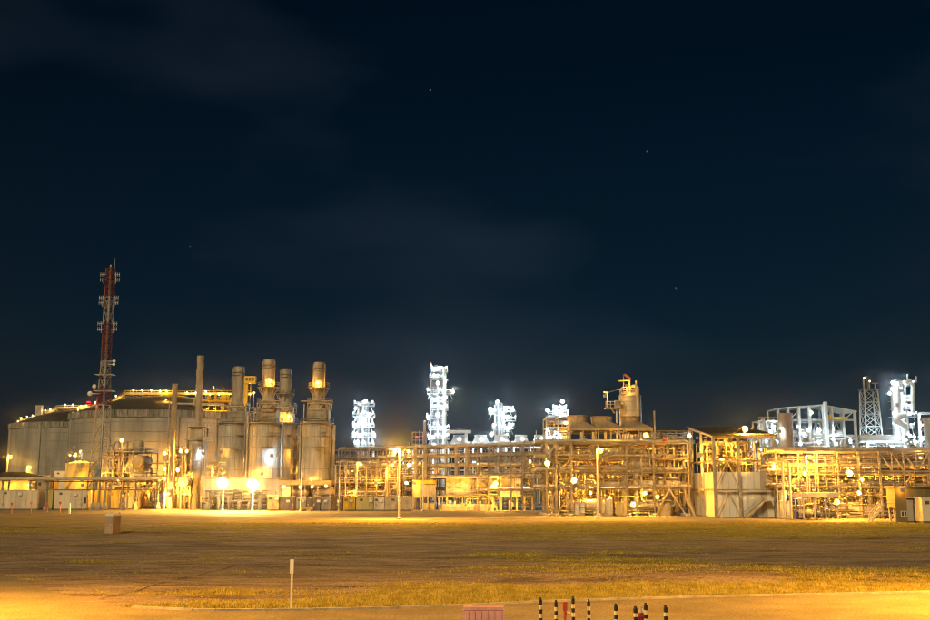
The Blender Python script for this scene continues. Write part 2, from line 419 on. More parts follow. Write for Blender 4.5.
bs.inputs['Roughness'].default_value = 0.95; bs.inputs['Specular IOR Level'].default_value = 0.1
def N(t, **k):
    n = nt.nodes.new(t)
    for a, b in k.items(): setattr(n, a, b)
    return n
geo = N('ShaderNodeNewGeometry')
def nz(scale, det, vec=None, rough=.6):
    n = N('ShaderNodeTexNoise'); n.inputs['Scale'].default_value = scale; n.inputs['Detail'].default_value = det; n.inputs['Roughness'].default_value = rough
    nt.links.new(vec or geo.outputs['Position'], n.inputs['Vector']); return n
def ramp(src, els):
    r = N('ShaderNodeValToRGB'); e = r.color_ramp.elements
    while len(e) < len(els): e.new(.5)
    for q, (p, c) in zip(e, els): q.position = p; q.color = (*c, 1) if len(c) == 3 else c
    nt.links.new(src, r.inputs[0]); return r
def mix(fac, a, b, bt='MIX'):
    m = N('ShaderNodeMix', data_type='RGBA', blend_type=bt)
    for s_, v in ((0, fac), (6, a), (7, b)):
        if isinstance(v, (int, float)): m.inputs[s_].default_value = v
        elif isinstance(v, tuple): m.inputs[s_].default_value = (*v, 1)
        else: nt.links.new(v, m.inputs[s_])
    return m.outputs[2]
st = N('ShaderNodeMapping'); st.inputs['Scale'].default_value = (.25, 1, 1); nt.links.new(geo.outputs['Position'], st.inputs[0])
dirt = ramp(nz(.5, 8, st.outputs[0]).outputs['Fac'], [(.3, (.17, .125, .09)), (.52, (.32, .245, .18)), (.72, (.46, .37, .28))])
peb = ramp(nz(3.2, 3).outputs['Fac'], [(.63, (0, 0, 0)), (.70, (1, 1, 1))])
d2 = mix(peb.outputs[0], dirt.outputs[0], (.34, .29, .25))
gr = ramp(nz(1.3, 6).outputs['Fac'], [(.3, (.20, .16, .03)), (.7, (.46, .37, .07))])
ca = N('ShaderNodeAttribute', attribute_name='cover')
br = nz(2.2, 5)
m1 = N('ShaderNodeMath', operation='ADD'); nt.links.new(ca.outputs['Fac'], m1.inputs[0])
m2 = N('ShaderNodeMath', operation='MULTIPLY_ADD'); nt.links.new(br.outputs['Fac'], m2.inputs[0]); m2.inputs[1].default_value = 1.5; m2.inputs[2].default_value = -.95
nt.links.new(m2.outputs[0], m1.inputs[1])
cf = ramp(m1.outputs[0], [(.22, (0, 0, 0)), (.6, (1, 1, 1))])
spk = ramp(nz(7.0, 4, None, .75).outputs['Fac'], [(.36, (.45, .43, .42)), (.5, (.95, .95, .95)), (.66, (1.0, 1.0, 1.0))])
rut = ramp(nz(.9, 6, st.outputs[0], .7).outputs['Fac'], [(.38, (.55, .53, .52)), (.5, (1, 1, 1))])
nt.links.new(mix(1.0, mix(1.0, mix(cf.outputs[0], d2, gr.outputs[0]), spk.outputs[0], 'MULTIPLY'), rut.outputs[0], 'MULTIPLY'), bs.inputs['Base Color'])
bp = N('ShaderNodeBump'); bp.inputs['Strength'].default_value = 1.0; bp.inputs['Distance'].default_value = .2
nt.links.new(nz(2.6, 6).outputs['Fac'], bp.inputs['Height']); nt.links.new(bp.outputs[0], bs.inputs['Normal'])
gm.materials.append(gmat)
go = bpy.data.objects.new('ground', gm); COL.objects.link(go)
tag(go, 'bare dirt field with dry grass patches in front of the plant', kind='structure')

# near road
def flat_mat(name, cols, scale, rough=.85, bump=.3):
    global nt, geo, bs
    m = bpy.data.materials.new(name); m.use_nodes = True; nt = m.node_tree; bs = nt.nodes['Principled BSDF']
    bs.inputs['Roughness'].default_value = rough; bs.inputs['Specular IOR Level'].default_value = .2
    geo = N('ShaderNodeNewGeometry')
    r1 = ramp(nz(scale, 8, None, .7).outputs['Fac'], [(.3, cols[0]), (.7, cols[1])])
    sp = ramp(nz(9, 4).outputs['Fac'], [(.38, (.55, .55, .55)), (.55, (1, 1, 1))])
    big = ramp(nz(.13, 4).outputs['Fac'], [(.35, (.72, .70, .68)), (.62, (1, 1, 1))])
    nt.links.new(mix(1.0, mix(1.0, r1.outputs[0], sp.outputs[0], 'MULTIPLY'), big.outputs[0], 'MULTIPLY'), bs.inputs['Base Color'])
    b_ = N('ShaderNodeBump'); b_.inputs['Strength'].default_value = bump; b_.inputs['Distance'].default_value = .03
    nt.links.new(nz(14, 4).outputs['Fac'], b_.inputs['Height']); nt.links.new(b_.outputs[0], bs.inputs['Normal'])
    return m
ROADM = flat_mat('worn_road_surface', ((.22, .185, .12), (.34, .29, .19)), .4)
PADM = flat_mat('plant_pad_gravel', ((.20, .18, .14), (.32, .28, .22)), .3)
KERBM = mat('kerb_concrete', (.40, .36, .30), .85, 0, .25, 1.2)
b = MB(); rx = list(np.arange(-70, 70.1, 1.0))
top = [(x, edge_y(x), .012) for x in rx]; low = [(x, -60.0, .012) for x in rx]
n_ = len(rx); b._add(top + low, [(n_ + i, n_ + i + 1, i + 1, i) for i in range(n_ - 1)])
tag(b.build('road', ROADM), 'pale worn road curving along the bottom of the picture', kind='structure')
b = MB()
for i in range(len(rx) - 1):
    if rx[i] < -15: continue
    b.bar((rx[i], edge_y(rx[i]) + .1, .05), (rx[i + 1], edge_y(rx[i + 1]) + .1, .05), .22, .10)
tag(b.build('kerb', KERBM), 'low dusty kerb between the road and the grass verge', kind='structure')
b = MB(); b._add([(-330, 200, .02), (-330, 560, .02), (330, 560, .02), (330, 168, .02), (40, 172, .02), (-20, 178, .02), (-60, 215, .02), (-110, 236, .02)], [(0, 7, 6, 5, 4, 3, 2, 1)])
tag(b.build('plant_pad', PADM), 'pale gravel pad the plant stands on', kind='structure')
b = MB()
for off in (0,):
    pl = []
    for k in range(26):
        t = k / 25; px = 100 + 135 * t; py = 599.5 - 33 * t ** .95 + .3 * math.sin(t * 9); Y = GY(py); x = X(px, Y, py) + off; pl.append((x, Y, gz(x, Y) + .03))
    for p, q in zip(pl, pl[1:]):
        b._add([(p[0] - .045, p[1] - .04, p[2]), (p[0] + .045, p[1] + .04, p[2]), (q[0] + .045, q[1] + .04, q[2]), (q[0] - .045, q[1] - .04, q[2])], [(0, 1, 2, 3)])
tag(b.build('wheel_track', mat('dark_earth', (.085, .062, .045), .9, 0, .3, 2)), 'thin dark wheel track crossing the bare dirt', kind='structure')  # narrow strip coloured darker than the dirt around it

# grass blades (uncountable): one mesh
rng = random.Random(5)
gv, gf, gs = [], [], []
def blades(n, x0, x1, y0, y1, h0, h1, thr, w):
    for _ in range(n):
        y = y0 + (y1 - y0) * rng.random() ** 1.4; x = rng.uniform(x0, x1)
        if abs(x) > .45 * y + 3: continue
        c = cover(x, y)
        if c < thr + .45 * rng.random() - .1: continue
        z = gz(x, y) - .01; h = rng.uniform(h0, h1) * (.45 + .55 * c); a = rng.uniform(0, 3.14); ww = w * rng.uniform(.6, 1.3)
        dx, dy = math.cos(a) * ww, math.sin(a) * ww * .6; lx, ly = rng.gauss(.05, .16) * h * 1.5, rng.gauss(0, .16) * h * 1.5
        i = len(gv); gv.extend([(x - dx, y - dy, z), (x + dx, y + dy, z), (x + lx, y + ly, z + h)]); gf.append((i, i + 1, i + 2))
blades(230000, -26, 32, 43, 62, .05, .21, .36, .020)
blades(90000, -40, 40, 60, 90, .05, .20, .46, .030)
blades(90000, -60, 66, 88, 168, .05, .18, .46, .05)
me = bpy.data.meshes.new('grass'); me.from_pydata(gv, [], gf); me.update()
gb = bpy.data.materials.new('dry_grass_blades'); gb.use_nodes = True; nt = gb.node_tree; bs = nt.nodes['Principled BSDF']; bs.inputs['Roughness'].default_value = .8; bs.inputs['Specular IOR Level'].default_value = .15
geo = N('ShaderNodeNewGeometry')
rr = ramp(nz(1.1, 5).outputs['Fac'], [(.3, (.18, .145, .025)), (.5, (.34, .275, .055)), (.7, (.50, .41, .12))])
nt.links.new(rr.outputs[0], bs.inputs['Base Color'])
me.materials.append(gb)
gro = bpy.data.objects.new('grass', me); COL.objects.link(gro)
tag(gro, 'dry yellow grass growing on the verge and in patches on the field', 'grass', kind='stuff')

# loose stones and clods (uncountable): one mesh
rng = random.Random(9); sv, sf = [], []
for _ in range(40000):
    y = 44 + 85 * rng.random() ** 1.7; x = rng.uniform(-.47, .47) * y
    if y - edge_y(x) < .3 or cover(x, y) > .75 * rng.random() + .2: continue
    r = .010 + .034 * rng.random() ** 4 * (1 + y / 80); z = gz(x, y); i = len(sv)
    q = [rng.uniform(.6, 1.3) * r for _k in range(5)]
    sv.extend([(x - q[0], y, z), (x, y - q[1], z), (x + q[2], y, z), (x, y + q[3], z), (x + rng.uniform(-.3, .3) * r, y, z + q[4] * .8)])
    sf.extend([(i, i + 1, i + 4), (i + 1, i + 2, i + 4), (i + 2, i + 3, i + 4), (i + 3, i, i + 4)])
me = bpy.data.meshes.new('gravel'); me.from_pydata(sv, [], sf); me.update(); me.materials.append(mat('pale_stone', (.32, .27, .21), .9, 0, .35, 4))
so = bpy.data.objects.new('gravel', me); COL.objects.link(so); tag(so, 'loose stones and clods strewn over the bare dirt', kind='stuff')

# ================================================================== FOREGROUND THINGS
def lamp_post(px, py_base, py_lamp, label, side=1, pw=150, Y=None, x=None, r=.42, h=None, arms=(1,), lit=True, name='lamp_post'):
    Y = Y or GY(py_base); x = X(px, Y, py_base) if x is None else x
    h = h or Z(py_lamp, Y) + .35
    t = thing(name, label, 'lamp post', (x, Y, 0), 'street lamp posts')
    MB().lathe([(.17, .25), (.15, 1.2), (.11, h * .6), (.075, h)], (x, Y, 0), 10).build('pole', WPAINT if lit else STEEL, t)
    MB().lathe([(.36, 0), (.36, .22), (.2, .30)], (x, Y, 0), 10).build('base_plate', CONCP, t)
    for sd in arms:
        ex = x + .75 * sd * side
        MB().tube([(x, Y, h - .05), (x + .4 * sd * side, Y, h + .12), (ex, Y, h + .10)], .05, 6).build('arm', STEEL, t)
        hd = MB(); hd.prism((ex - .42, Y, h + .1), (ex + .42, Y, h + .1), [(-.26, -.04), (.26, -.04), (.18, .10), (-.18, .10)])
        ho = hd.build('lamp_head', STEEL, t)
        if lit: lamp(ho, (ex, Y, h - r * .85 + .06), SOD, pw, r, hood=False)
    return t
lamp_post(399, 519.5, 451.5, 'white lamp post with a lit lamp standing before the tan containers', -1, 950, arms=(1,), r=.5)
lamp_post(598, 519, 451.5, 'white lamp post before the braced steel rack, its lamp lit near the top', 1, 300, r=.5)
lamp_post(809, 519, 458, 'white lamp post with a lit lamp beside the tan lean-to shed', 1, 330)
# lamps along the near road, just outside the picture, that light its two corners
lamp_post(0, 0, 0, 'street lamp post beside the bend of the near road', 1, 1000, Y=48.0, x=-29.0, h=12)
lamp_post(0, 0, 0, 'street lamp post beside the straight of the near road', -1, 1250, Y=52.0, x=31.0, h=12)

# portable toilet
Y = GY(534.2); x = X(112.6, Y, 530); zb = gz(x, Y) - .03; w = 1.16; hh = 2.12
t = thing('portable_toilet', 'brown portable toilet cabin with pale domed roof alone on the dirt field', 'toilet', (x, Y, zb))
rz = math.radians(-28); ca_, sa_ = math.cos(rz), math.sin(rz)
def R2(a, b_): return (x + a * ca_ - b_ * sa_, Y + a * sa_ + b_ * ca_)
def rbox(mb, a0, a1, b0, b1, z0, z1):
    vs = []
    for a in (a0, a1):
        for q in (b0, b1):
            for z in (z0, z1): vs.append((*R2(a, q), zb + z))
    return mb._add(vs, [(0, 1, 3, 2), (4, 6, 7, 5), (0, 4, 5, 1), (2, 3, 7, 6), (0, 2, 6, 4), (1, 5, 7, 3)])
h2 = w / 2
rbox(MB(), -h2 - .05, h2 + .05, -h2 - .05, h2 + .05, 0, .14).build('base', DGREY, t)
body = rbox(MB(), -h2, h2, -h2, h2, .14, hh)
for a in (-h2, h2):
    for q in (-h2, h2): rbox(body, a - .04, a + .04, q - .04, q + .04, .14, hh)
body.build('body', TOILET, t)
d = rbox(MB(), -h2 + .14, h2 - .14, -h2 - .03, -h2 + .01, .2, hh - .14)
rbox(d, -h2 + .26, h2 - .26, -h2 - .045, -h2, .5, 1.1); rbox(d, -h2 + .26, h2 - .26, -h2 - .045, -h2, 1.22, hh - .3)
do = d.build('door', TOILET, t); rbox(MB(), h2 - .28, h2 - .2, -h2 - .09, -h2 - .02, 1.05, 1.25).build('handle', WPAINT, do)
rf = MB(); pr = [(-1.0, 0), (1.0, 0), (1.0, .06), (.8, .2), (.45, .27), (-.45, .27), (-.8, .2), (-1.0, .06)]
A = (*R2(0, -h2 - .06), zb + hh); B = (*R2(0, h2 + .06), zb + hh)
rf.prism(A, B, [(a * (h2 + .06), c) for a, c in pr]); rf.build('roof', WPAINT, t)
MB().tube([(*R2(h2 - .15, h2 - .1), zb + .5), (*R2(h2 - .15, h2 - .1), zb + hh + .45)], .05, 8).build('vent_pipe', GREYC, t)

# tall white marker post on the verge
def marker(px, pyb, pyt, wd, label, m=WPAINT, panel=None, pm=None, name='marker_post', cat='marker post', group=None, zoff=True):
    Y = GY(pyb); x = X(px, Y, pyb); z0 = gz(x, Y) if zoff else 0.0; h = (pyb - pyt) * S(Y)
    t = thing(name, label, cat, (x, Y, z0), group)
    MB().bar((x, Y, z0 - .1), (x, Y, z0 + h), wd).bar((x, Y, z0 + h), (x, Y, z0 + h + .03), wd * .7).build('post', m, t)
    if panel: MB().box((x, Y - wd * .5 - .03, z0 + h - panel[1] / 2 + panel[2]), (panel[0], .05, panel[1])).build('panel', pm or m, t)
    return t
marker(291, 609.5, 562, .085, 'slim white marker post with a narrow plate standing on the grass verge', panel=(.16, .62, .02))
marker(69.3, 513.8, 503.3, .30, 'short white post in front of the right-hand pale cabin', pm=None)
marker(11.5, 514, 503.2, .10, 'orange sign stake in front of the left-hand pale cabin, nearer the picture edge', ORANGE, (.42, .5, .05), REDP, 'sign_stake', 'sign', 'orange sign stakes before the cabins')
marker(30.8, 514, 502.4, .10, 'orange sign stake at the corner of the left-hand pale cabin', ORANGE, (.42, .5, .05), ORANGE, 'sign_stake', 'sign', 'orange sign stakes before the cabins')
marker(59.8, 514, 502.2, .10, 'orange sign stake in front of the right-hand pale cabin', ORANGE, (.42, .5, .05), REDP, 'sign_stake', 'sign', 'orange sign stakes before the cabins')
Y = GY(512); x = X(46, Y, 512)
t = thing('warning_sign', 'low wide red-brown sign board on two legs in the gap between the cabins', 'sign', (x, Y, 0))
for a in (-.3, .3): MB().bar((x + a, Y, 0), (x + a, Y, 1.7), .08).build('leg', ORANGE, t)
MB().box((x, Y - .06, 1.35), (1.0, .05, .62)).build('board', REDP, t)
marker(503.5, 521.5, 516.8, .12, 'tiny pale stake standing alone on the lit ground', panel=(.2, .16, .02))

# striped bollards
def bollard(px, pyt, h, r, label):
    # distance from the height of its top above the road
    v = 310 - pyt; dz = F * SP + v * CP; dy = F * CP - v * SP; Y = (h - CAMH) / dz * dy; x = X(px, Y, pyt)
    t = thing('bollard', label, 'bollard', (x, Y, .01), 'black and yellow striped bollards')
    nb = 8; bh = (h - .12) / nb
    for k in range(nb):
        rr_ = r + .001 * (k % 2)
        MB().lathe([(rr_, 0), (rr_, bh)], (x, Y, .01 + k * bh), 14).build('stripe', BYEL if k % 2 == 0 else BLACKP, t)
    MB().lathe([(r * 1.06, 0), (r * 1.06, .03), (r * .8, .09), (r * .3, .118), (0, .12)], (x, Y, .01 + nb * bh), 14).build('cap', BLACKP, t)
    return t
bollard(540.6, 597.8, 1.35, .062, 'slim striped bollard at the left end of the row, left of the red hose post')
bollard(555.9, 600.2, 1.25, .062, 'slim striped bollard just left of the bright red hose post')
bollard(573.0, 596.8, 1.35, .062, 'slim striped bollard just right of the bright red hose post')
bollard(588.6, 599.6, 1.25, .062, 'fourth slim striped bollard from the left')
bollard(615.8, 603.8, 1.25, .074, 'stouter striped bollard standing apart between the two red posts')
bollard(635.4, 606.4, 1.15, .080, 'stout striped bollard just left of the dark red hydrant')
bollard(645.6, 603.0, 1.28, .074, 'stout striped bollard with a dark band just right of the dark red hydrant')
bollard(665.5, 605.5, 1.18, .076, 'stout striped bollard at the right end of the row')
# red hose post
h = 1.1; v = 310 - 602.6; Y = (h - CAMH) / (F * SP + v * CP) * (F * CP - v * SP); x = X(564.8, Y, 602.6)
t = thing('hose_post', 'bright red hose post with a boxed top between slim bollards', 'hydrant', (x, Y, .01))
MB().lathe([(.06, 0), (.06, .82)], (x, Y, .01), 10).build('pipe', REDP, t)
MB().box((x, Y, .95), (.17, .14, .28)).box((x, Y, 1.10), (.2, .17, .04)).build('head', REDP, t)
MB().lathe([(.05, 0), (.05, .09), (.03, .11), (0, .11)], (x + .08, Y - .0, .72), 8, 'x').build('outlet', WPAINT, t)
h = 1.05; v = 310 - 606.0; Y = (h - CAMH) / (F * SP + v * CP) * (F * CP - v * SP); x = X(641, Y, 606)
t = thing('fire_hydrant', 'dark red fire hydrant with a grey bonnet between stout bollards', 'hydrant', (x, Y, .01))
MB().lathe([(.16, 0), (.16, .05), (.10, .06), (.10, .62), (.13, .64), (.13, .7), (.11, .72), (.11, .80)], (x, Y, .01), 14).build('barrel', mat('dark_red_paint', (.25, .03, .03), .5), t)
MB().lathe([(.11, 0), (.09, .1), (.045, .15), (.045, .22), (0, .22)], (x, Y, .81), 14).build('bonnet', GREYC, t)
for sd in (-1, 1): MB().lathe([(.055, 0), (.055, .12), (.07, .12), (.07, .17), (0, .17)] if sd > 0 else [(.055, 0), (.055, -.12), (.07, -.12), (.07, -.17), (0, -.17)], (x, Y, .55), 10, 'x').build('nozzle', MATS['dark_red_paint'], t)
# plastic water barrier
h = .98; v = 310 - 606.8; Y = (h - CAMH) / (F * SP + v * CP) * (F * CP - v * SP); xa, xb = X(463.0, Y, 607), X(504.0, Y, 607); xm = (xa + xb) / 2; L = xb - xa
t = thing('traffic_barrier', 'faded pink plastic traffic barrier with upright ribs at the road edge', 'barrier', (xm, Y, .01))
b = MB(); b.prism((xa + .06, Y, 0), (xb - .06, Y, 0), [(-.27, .01), (.27, .01), (.27, .12), (.16, .34), (.11, h - .05), (.08, h), (-.08, h), (-.11, h - .05), (-.16, .34), (-.27, .12)])
b.build('body', PINK, t)
for k in range(6):
    xx = xa + .16 + (L - .32) * k / 5
    MB().bar((xx, Y - .175, .35), (xx, Y - .125, h - .14), .10, .07).build('rib', PINK, t)
MB().bar((xa + .02, Y, h - .05), (xb - .02, Y, h - .05), .29, .12).build('top_rail', PINK, t)
for a in (xa + .02, xb - .02): MB().bar((a, Y, .05), (a, Y, h - .1), .06, .26).build('end_lug', PINK, t)
# ================================================================== STORAGE TANKS
def storage_tank(pxl, py_edge, Yc, R, label, wl, lamps, rise=7.7, big=True):
    H_ = Z(py_edge, Yc); xc = X(pxl, Yc, 470) + R
    t = thing('storage_tank', label, 'storage tank', (xc, Yc, 0), 'domed gas storage tanks')
    MB().lathe([(R, 0), (R, H_ - 2.6), (R - .9, H_ - 2.6), (R - .9, 0)], (xc, Yc, 0), 96, cap=False).build('wall', CONC, t)
    MB().lathe([(R - .8, H_ - 2.6), (R + .35, H_ - 2.6), (R + .35, H_ - 2.3), (R + .12, H_ - 2.25), (R + .12, H_ - .2), (R + .3, H_ - .15), (R + .3, H_), (R - 1.4, H_)], (xc, Yc, 0), 96, cap=False).build('ring_beam', CONCD, t)
    rg = random.Random(int(pxl * 7))
    for k in range(64):                       # short pilasters round the ring beam, the near half
        a = math.pi + math.pi * (k + .5) / 64 + rg.uniform(-.006, .006)
        q = (xc + (R + .22) * math.cos(a), Yc + (R + .22) * math.sin(a), H_ - 1.22)
        MB().bar((q[0], q[1], H_ - 2.25), (q[0], q[1], H_ - .2), .42 * rg.choice((.6, 1, 1, 1.5)), .34).build('pilaster', CONCD if k % 3 else CONC, t)
    for z in np.arange(3.6, H_ - 3, 3.6):     # pour joints, slightly proud
        MB().lathe([(R, -.07), (R + .05, -.06), (R + .05, .06), (R, .07)], (xc, Yc, z), 96, cap=False, a0=math.pi, a1=2 * math.pi).build('pour_joint', CONCD, t)
    for k in range(4):
        a = math.pi * (1.18 + .22 * k)
        MB().bar((xc + (R + .2) * math.cos(a), Yc + (R + .2) * math.sin(a), 0), (xc + (R + .2) * math.cos(a), Yc + (R + .2) * math.sin(a), H_ - 2.6), .7, .5).build('buttress', CONC, t)
    prof = []
    Rs = ((R - .9) ** 2 + rise ** 2) / (2 * rise)
    for k in range(13):
        r_ = (R - .9) * (1 - k / 12.0); prof.append((max(r_, 0), H_ + math.sqrt(Rs * Rs - r_ * r_) - (Rs - rise)))
    MB().lathe(prof, (xc, Yc, 0), 96, cap=False).build('dome', DOME, t)
    def dome_z(dx): return H_ + math.sqrt(Rs * Rs - min(R - .9, abs(dx)) ** 2) - (Rs - rise)
    # walkway climbing the dome along its crest line
    yw = Yc - 1.0; pts = []
    for k in range(25):
        dx = -R + 1.0 + (R + 6) * k / 24; pts.append((xc + dx, yw, dome_z(dx) + .25))
    b = MB()
    for p, q in zip(pts, pts[1:]): b.bar(p, q, 1.6, .35)
    b.build('walkway', YEL, t); handrail(t, [(p[0], p[1] - .8, p[2]) for p in pts], 1.2, YEL, 2.2, .10)
    # raised pipe bridge over the dome
    wb = wl['bridge']; zb_ = Z(wl['py'], yw)
    xa, xb = X(wb[0], yw, wl['py']), X(wb[1], yw, wl['py'])
    br_ = MB(); br_.bar((xa, yw, zb_), (xb, yw, zb_), 1.9, .3); br_.bar((xa, yw - .95, zb_ + 1.3), (xb, yw - .95, zb_ + 1.3), .12)
    n = max(3, int((xb - xa) / 2.4))
    for k in range(n + 1):
        xx = xa + (xb - xa) * k / n
        br_.bar((xx, yw - .95, zb_), (xx, yw - .95, zb_ + 1.3), .1)
    br_.build('pipe_bridge', YEL, t)
    for k in range(0, n + 1, 2):
        xx = xa + (xb - xa) * k / n; zz = dome_z(xx - xc) if abs(xx - xc) < R else H_
        if zb_ > zz + .4: MB().bar((xx, yw, zz), (xx, yw, zb_), .3).build('bridge_leg', STEEL, t)
    pz = Z(wl['py'] + 8, yw - .5); xs0 = X(wb[0] - 12, yw, wl['py'] + 6)
    stairs(t, (xs0, yw, dome_z(xs0 - xc) + .4), (xa, yw, zb_), 1.6, YEL)
    MB().tube([(xa, yw + 1.2, zb_ + .5), (xb, yw + 1.2, zb_ + .5)], .4, 8).build('roof_pipe', ALU, t)
    for (px, py, col, pw, r) in lamps:
        x_, z_ = P(px, py, yw - 1.0)
        zz = dome_z(x_ - xc) if abs(x_ - xc) < R else z_ - 2
        MB().bar((x_, yw - .9, min(zz, z_ - .6)), (x_, yw - .9, z_ - .3), .10).build('lamp_stand', STEEL, t)
        lamp(t, (x_, yw - 1.2, z_), col, pw, r, 'roof_lamp')
    return t, xc, H_, dome_z
WW = WARMW
TK1, xc1, H1, dz1 = storage_tank(13, 426, 510, 36.5, 'farther domed concrete gas tank at the left edge, partly hidden by its twin', dict(bridge=(57, 90), py=408.5),
    [(18, 421.5, WW, 15, .32), (21.5, 418.6, SOD, 70, .6), (27, 416.8, WW, 15, .32), (32.6, 415.6, WW, 15, .32), (45.3, 410.5, WW, 15, .32), (50.3, 409.8, WW, 15, .32), (65.3, 404.8, WW, 15, .32), (73, 404.8, WW, 15, .32), (81, 406.5, SOD, 70, .6), (86, 405.8, WW, 15, .32)])
x_, z_ = P(39.2, 408.4, 505)
MB().box((x_, 505, z_ - 1.4), (2.7, 2.4, 5.0)).box((x_, 505, z_ + 1.2), (3.0, 2.7, .25)).build('stair_head', TAN, TK1)
TK2, xc2, H2, dz2 = storage_tank(72, 416, 430, 36.5, 'nearer domed concrete gas tank rising behind the lattice mast and thin stack', dict(bridge=(125, 252), py=394.5),
    [(78, 409.7, WW, 15, .3), (72.9, 413, SOD, 60, .5), (95, 402.5, WW, 15, .3), (104, 396.8, WW, 15, .3), (110, 396.8, WW, 15, .3), (116, 396.2, WW, 15, .3), (133.5, 390, WW, 17, .3), (142.3, 390.2, WW, 17, .3), (151.2, 390.4, WW, 17, .3), (160.3, 390.9, WW, 17, .3), (166.6, 391.6, SOD, 90, .6), (187, 392.6, WW, 17, .3), (195.8, 392.8, WW, 17, .3), (206, 391.8, WARMW, 26, .45), (209.6, 394, SOD, 60, .5), (219, 394, SOD, 60, .55), (223, 393.2, SOD, 60, .5), (229, 394.6, SOD, 40, .4), (245, 394.5, SOD, 60, .55), (250, 394.2, SOD, 60, .55), (254, 393, SOD, 60, .55), (213.5, 387.5, WW, 10, .28)])
lamp(TK2, (*P(72, 426.3, 424)[:1], 424, P(72, 426.3, 424)[1]), SOD, 90, .55, 'wall_lamp')
lamp(TK2, (P(70, 455.5, 392)[0], 392.0, P(70, 455.5, 392)[1]), SOD, 40, .45, 'wall_lamp')
lamp(TK2, (P(205.5, 391, 428)[0], 427.0, P(205.5, 390, 428)[1]), REDL, 4, .35, 'warning_lamp', hood=False)
for px in (110, 150, 190, 225):                     # flood lights added on short stands, hidden by the plant, warming the near wall
    x_ = X(px, 384); MB().bar((x_, 384.6, 0), (x_, 384.6, 5.5), .2).build('lamp_stand', STEEL, TK2); lamp(TK2, (x_, 384.0, 6.0), SOD, 1100, .3)
# near-side roof nozzle platform and pump platform with crane
yp = 408.0
x0, x1 = X(197, yp, 400), X(240, yp, 400); zt = Z(402, yp); zlo = Z(413.5, yp)
b = MB(); b.box(((x0 + x1) / 2, yp, zt), (x1 - x0, 9, .35)); b.box(((x0 + x1) / 2, yp, zlo + .6), (x1 - x0, 9, .3))
b.build('pump_platform', YEL, TK2)
for k in range(7):
    for q in (-4, 4): MB().bar((x0 + (x1 - x0) * k / 6, yp + q, H2 - .3), (x0 + (x1 - x0) * k / 6, yp + q, zt + 1.4), .25).build('platform_leg', YEL, TK2)
handrail(TK2, [(x0, yp - 4.4, zt), (x1, yp - 4.4, zt)], 1.3, YEL, 1.5, .1)
rg = random.Random(3)
for k in range(9): vessel(TK2, (rg.uniform(x0 + 1, x1 - 1), yp + rg.uniform(-3, 3), zt), rg.uniform(.3, .6), rg.uniform(1.5, 3.2), YEL, 10, 'pump_head')
for px in (201, 207, 214, 222, 231, 237): lamp(TK2, (X(px, yp - 5, 409), yp - 4.9, Z(408.5, yp - 5)), SOD, 26, .3, 'platform_lamp')
MB().tube(elbow_pts([(X(160, yp, 404), yp - 5.5, Z(405, yp)), (X(226, yp, 404), yp - 5.5, Z(405.6, yp)), (X(226, yp, 404), yp - 5.5, H2 + .3)], 1), .5, 10).build('roof_pipe', ALU, TK2)
# tank nozzle housing on the dome (bright yellow patch left of the thin stack)
xn, zn = P(170, 406, yp); MB().box((xn, yp, zn - 1.2), (6.5, 5, .3)).box((xn - 2.8, yp, zn + .2), (1.3, 1.3, 3.6)).box((xn + 3, yp, zn - .2), (.8, 3, 2.6)).build('nozzle_platform', YEL, TK2)
handrail(TK2, [(xn - 3.2, yp - 2.5, zn - 1.1), (xn + 8, yp - 2.5, zn - 1.1)], 1.2, YEL, 1.5, .1)
for px, py in ((166.2, 399.6), (173, 401.8)): lamp(TK2, (P(px, py, yp - 3)[0], yp - 3, P(px, py, yp - 3)[1]), SOD, 70, .5, 'platform_lamp')
# roof crane
t = thing('roof_crane', 'yellow box crane on the roof platform of the nearer tank', 'crane', (X(249, yp, 392), yp, H2 - 1.8))
xk = X(248.5, yp, 390)
MB().box((xk - .9, yp, (zt + Z(384, yp)) / 2), (1.4, 1.4, Z(383, yp) - zt + 1.2)).bar((xk + .8, yp, Z(393, yp)), (xk + .8, yp, Z(384, yp)), .3).build('mast', YEL, t)
MB().box((xk + .6, yp, Z(380, yp)), (4.2, 2.4, 2.7)).build('cab', YEL, t)
for k in range(3): MB().box((xk - .6 + 1.2 * k, yp - 1.23, Z(379.5, yp)), (.8, .06, 1.2)).build('panel', DGREY, t)
MB().bar((xk - .9, yp, H2 - 1.8), (xk - .9, yp, zt), 1.0).build('pedestal', YEL, t)
lamp(t, (xk - 2.0, yp - 2.5, Z(388, yp)), SOD, 45, .4)

# ================================================================== COMMUNICATIONS MAST
Ym = 300.0
def lattice_mast(name, label, xb, Ym, z0, ztop, wb, wt, zbend, bands, leg_r, cat, npan, bm=None):
    t = thing(name, label, cat, (xb, Ym, z0))
    def wid(z): return wb + (wt - wb) * min(1, (z - z0) / (zbend - z0))
    def corner(k, z):
        w_ = wid(z) / math.sqrt(3); a = math.radians(-90 + 120 * k + 18); return Vector((xb + w_ * math.cos(a), Ym + w_ * math.sin(a), z))
    for (za, zc, m) in bands:
        for k in range(3): MB().bar(corner(k, za), corner(k, zc), leg_r).build('leg_section', m, t)
        L = zc - za; n = max(2, int(L / max(1.3, wid((za + zc) / 2) * 1.0)))
        br_ = MB()
        for i in range(n):
            a_, c_ = za + L * i / n, za + L * (i + 1) / n
            for k in range(3):
                k2 = (k + 1) % 3
                br_.bar(corner(k, a_), corner(k2, c_), leg_r * .5); br_.bar(corner(k2, a_), corner(k, c_), leg_r * .5)
                br_.bar(corner(k, c_), corner(k2, c_), leg_r * .5)
        br_.build('lattice', m, t)
    return t, corner, wid
Zm = lambda py: Z(py, Ym)
xm = P(100, 470, Ym)[0]
